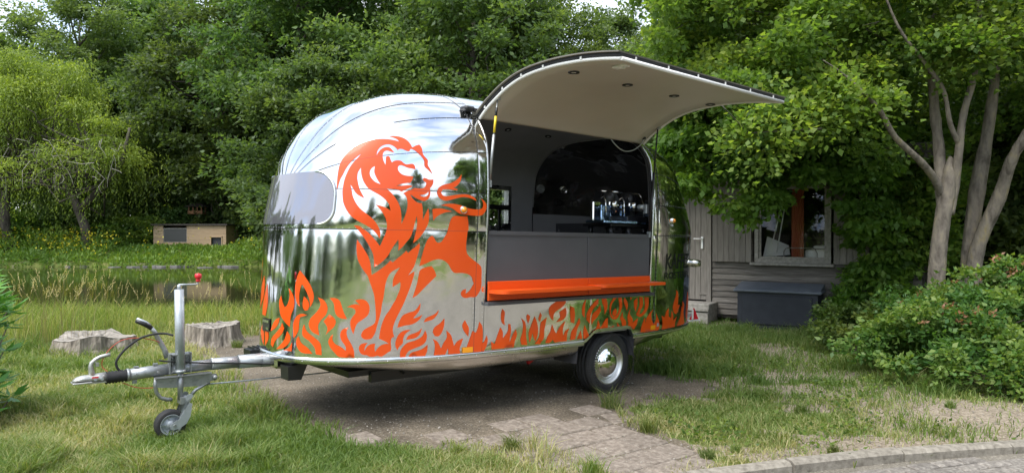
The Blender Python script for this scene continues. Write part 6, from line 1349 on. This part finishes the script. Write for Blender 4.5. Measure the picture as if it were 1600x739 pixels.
MB().tube([tuple(p) for p in polysmooth([xz(3.95, .60, .05), xz(3.88, .585, .055), xz(3.60, .545, .058), xz(3.40, .525, .062), xz(3.20, .500, .064), xz(3.10, .49, .066), xz(3.05, .52, .066), xz(3.03, .55, .06)], 5)], .0065, 8).build('black_cable', M['rubber'], CAR)
MB().tube([tuple(p) for p in polysmooth([xz(3.90, .70, -.04), xz(3.95, .735, -.03), xz(4.072, .771, 0), xz(4.19, .762, 0), xz(4.27, .70, 0), xz(4.31, .63, 0), xz(4.31, .58, 0), xz(4.28, .55, .02)], 5)], .0028, 6).build('breakaway_cable', M['redwire'], CAR)
MB().tube([tuple(p) for p in polysmooth([xz(4.18, .455), xz(4.10, .415, .02), xz(4.02, .400, .03), xz(3.95, .40, .04)], 5)], .0028, 6).build('breakaway_cable', M['redwire'], CAR)
MB().tube([xz(3.72, .374, .0), xz(3.3, .362, 0), xz(2.8, .352, 0), xz(2.0, .34, 0)], .006, 8).build('brake_rod', M['galv_pale'], CAR)
MB().tube([xz(3.55, .525, .0), xz(3.555, .5255, 0)], .0475, 20).build('hose_clip', M['white_rim'], CAR)
for y, x, z in ((.27, 2.99, .445), (-.27, 3.09, .515)):
    o = MB(); s_ = 1; zc = z
    o.add([(x+.085, y-.075, zc+.055), (x+.085, y+.075, zc+.055), (x-.085, y+.075, zc+.075), (x-.085, y-.075, zc+.075), (x+.08, y-.07, zc-.055), (x+.08, y+.07, zc-.055), (x-.03, y+.07, zc-.06), (x-.03, y-.07, zc-.06)], [(0, 1, 2, 3), (4, 7, 6, 5), (0, 4, 5, 1), (1, 5, 6, 2), (2, 6, 7, 3), (3, 7, 4, 0)])
    for k in range(3): o.box((x-.03+k*.04, y, zc+.070), (.008, .13, .012))
    o.build('step_bracket', M['blackplastic'], CAR)
mb = MB(); mb.box((3.02, .18, .530), (.10, .16, .012)); mb.build('tread_plate', M['alu_trim'], CAR)

# rear reflector triangle
mb = MB(); mb.prism([(-1.92, .585), (-2.09, .585), (-2.0, .725)], 'y', .615, .630); mb.build('warning_triangle', M['redreflector'], CAR)
mb = MB(); mb.box((-1.955, .636, .65), (.03, .008, .12)); mb.box((-2.0, .60, .575), (.25, .05, .02)); mb.build('reflector_bracket', M['white_rim'], CAR)

# ------------------------------------------------------------------ espresso machine on the counter
em = empty('espresso_machine', label='two-group chrome espresso machine with black hoods on the counter inside the caravan', cat='coffee machine')
em.matrix_world = CAR.matrix_world @ Matrix.Translation((-.40, .74, 1.597))
def E(nm, m_, f, parent=em): mb = MB(); f(mb); return mb.build(nm, m_, parent)
for x in (.24, -.04, -.30): 
    for y in (-.16, .12): E('leg', M['blackplastic'], lambda b: b.lathe([(.045, 0), (.040, .015), (.024, .03), (.03, .085), (.045, .10)], (x, y, 0), 'z', 14))
E('base', M['blackplastic'], lambda b: b.box((-.06, -.02, .105), (.72, .40, .03), ch=.006)); E('drip_tray', M['blue_reflection'], lambda b: (b.box((.20, .10, .135), (.52, .26, .030), ch=.006), b.box((-.12, .12, .130), (.40, .20, .022), ch=.004)))
E('back_panel', M['chrome'], lambda b: b.box((-.06, -.12, .26), (.66, .05, .22), ch=.01)); E('side_panel', M['blackplastic'], lambda b: (b.box((-.38, .0, .22), (.03, .34, .22), ch=.01), b.box((-.20, -.02, .16), (.36, .30, .10), ch=.01)))
for x in (.17, -.15):
    E('front_panel', M['blue_reflection'], lambda b: b.box((x, -.02, .235), (.15, .03, .17), ch=.006))
    E('hood', M['blackplastic'], lambda b: (b.add([(x-.11, -.10, .35), (x+.11, -.10, .35), (x+.11, .09, .35), (x-.11, .09, .35), (x-.09, -.12, .47), (x+.04, -.12, .47), (x+.04, .06, .44), (x-.09, .06, .44)], [(0, 1, 2, 3), (4, 7, 6, 5), (0, 4, 5, 1), (1, 5, 6, 2), (2, 6, 7, 3), (3, 7, 4, 0)]), b.lathe([(.075, .35), (.085, .39), (.07, .44), (.035, .465), (0, .47)], (x, .02, 0), 'z', 20)))
    E('group_head', M['chrome'], lambda b: (b.lathe([(.034, .35), (.042, .33), (.042, .30), (.030, .285), (0, .285)], (x, .10, 0), 'z', 18), b.box((x, -.02, .33), (.08, .2, .05), ch=.01)))
    E('portafilter', M['blackplastic'], lambda b: (b.lathe([(.040, .285), (.040, .262), (.018, .255), (.012, .225), (0, .225)], (x, .10, 0), 'z', 16), b.tube([(x, .13, .272), (x+.02, .24, .262)], .013, 10)))
    E('gauge', M['copper'], lambda b: b.lathe([(0, .0), (.03, .0), (.032, -.012)], (x-.14, .02, .27), 'y', 16))
for x in (.31, .02, -.30): E('steam_wand', M['chrome'], lambda b: b.tube([(x, .05, .38), (x+.01, .10, .40), (x+.02, .13, .34), (x+.025, .14, .20)], .007, 8)); 
E('rail', M['chrome'], lambda b: (b.tube([(.28, .02, .46), (-.34, .02, .46)], .010, 10), b.tube([(-.34, .02, .46), (-.36, .05, .40)], .010, 10))); E('tap_knob', M['blackplastic'], lambda b: (b.tube([(-.36, .09, .38), (-.43, .13, .37)], .012, 8), b.lathe([(0, .03), (.024, .03), (.026, 0), (0, 0)], (-.45, .12, .37), 'y', 12)))
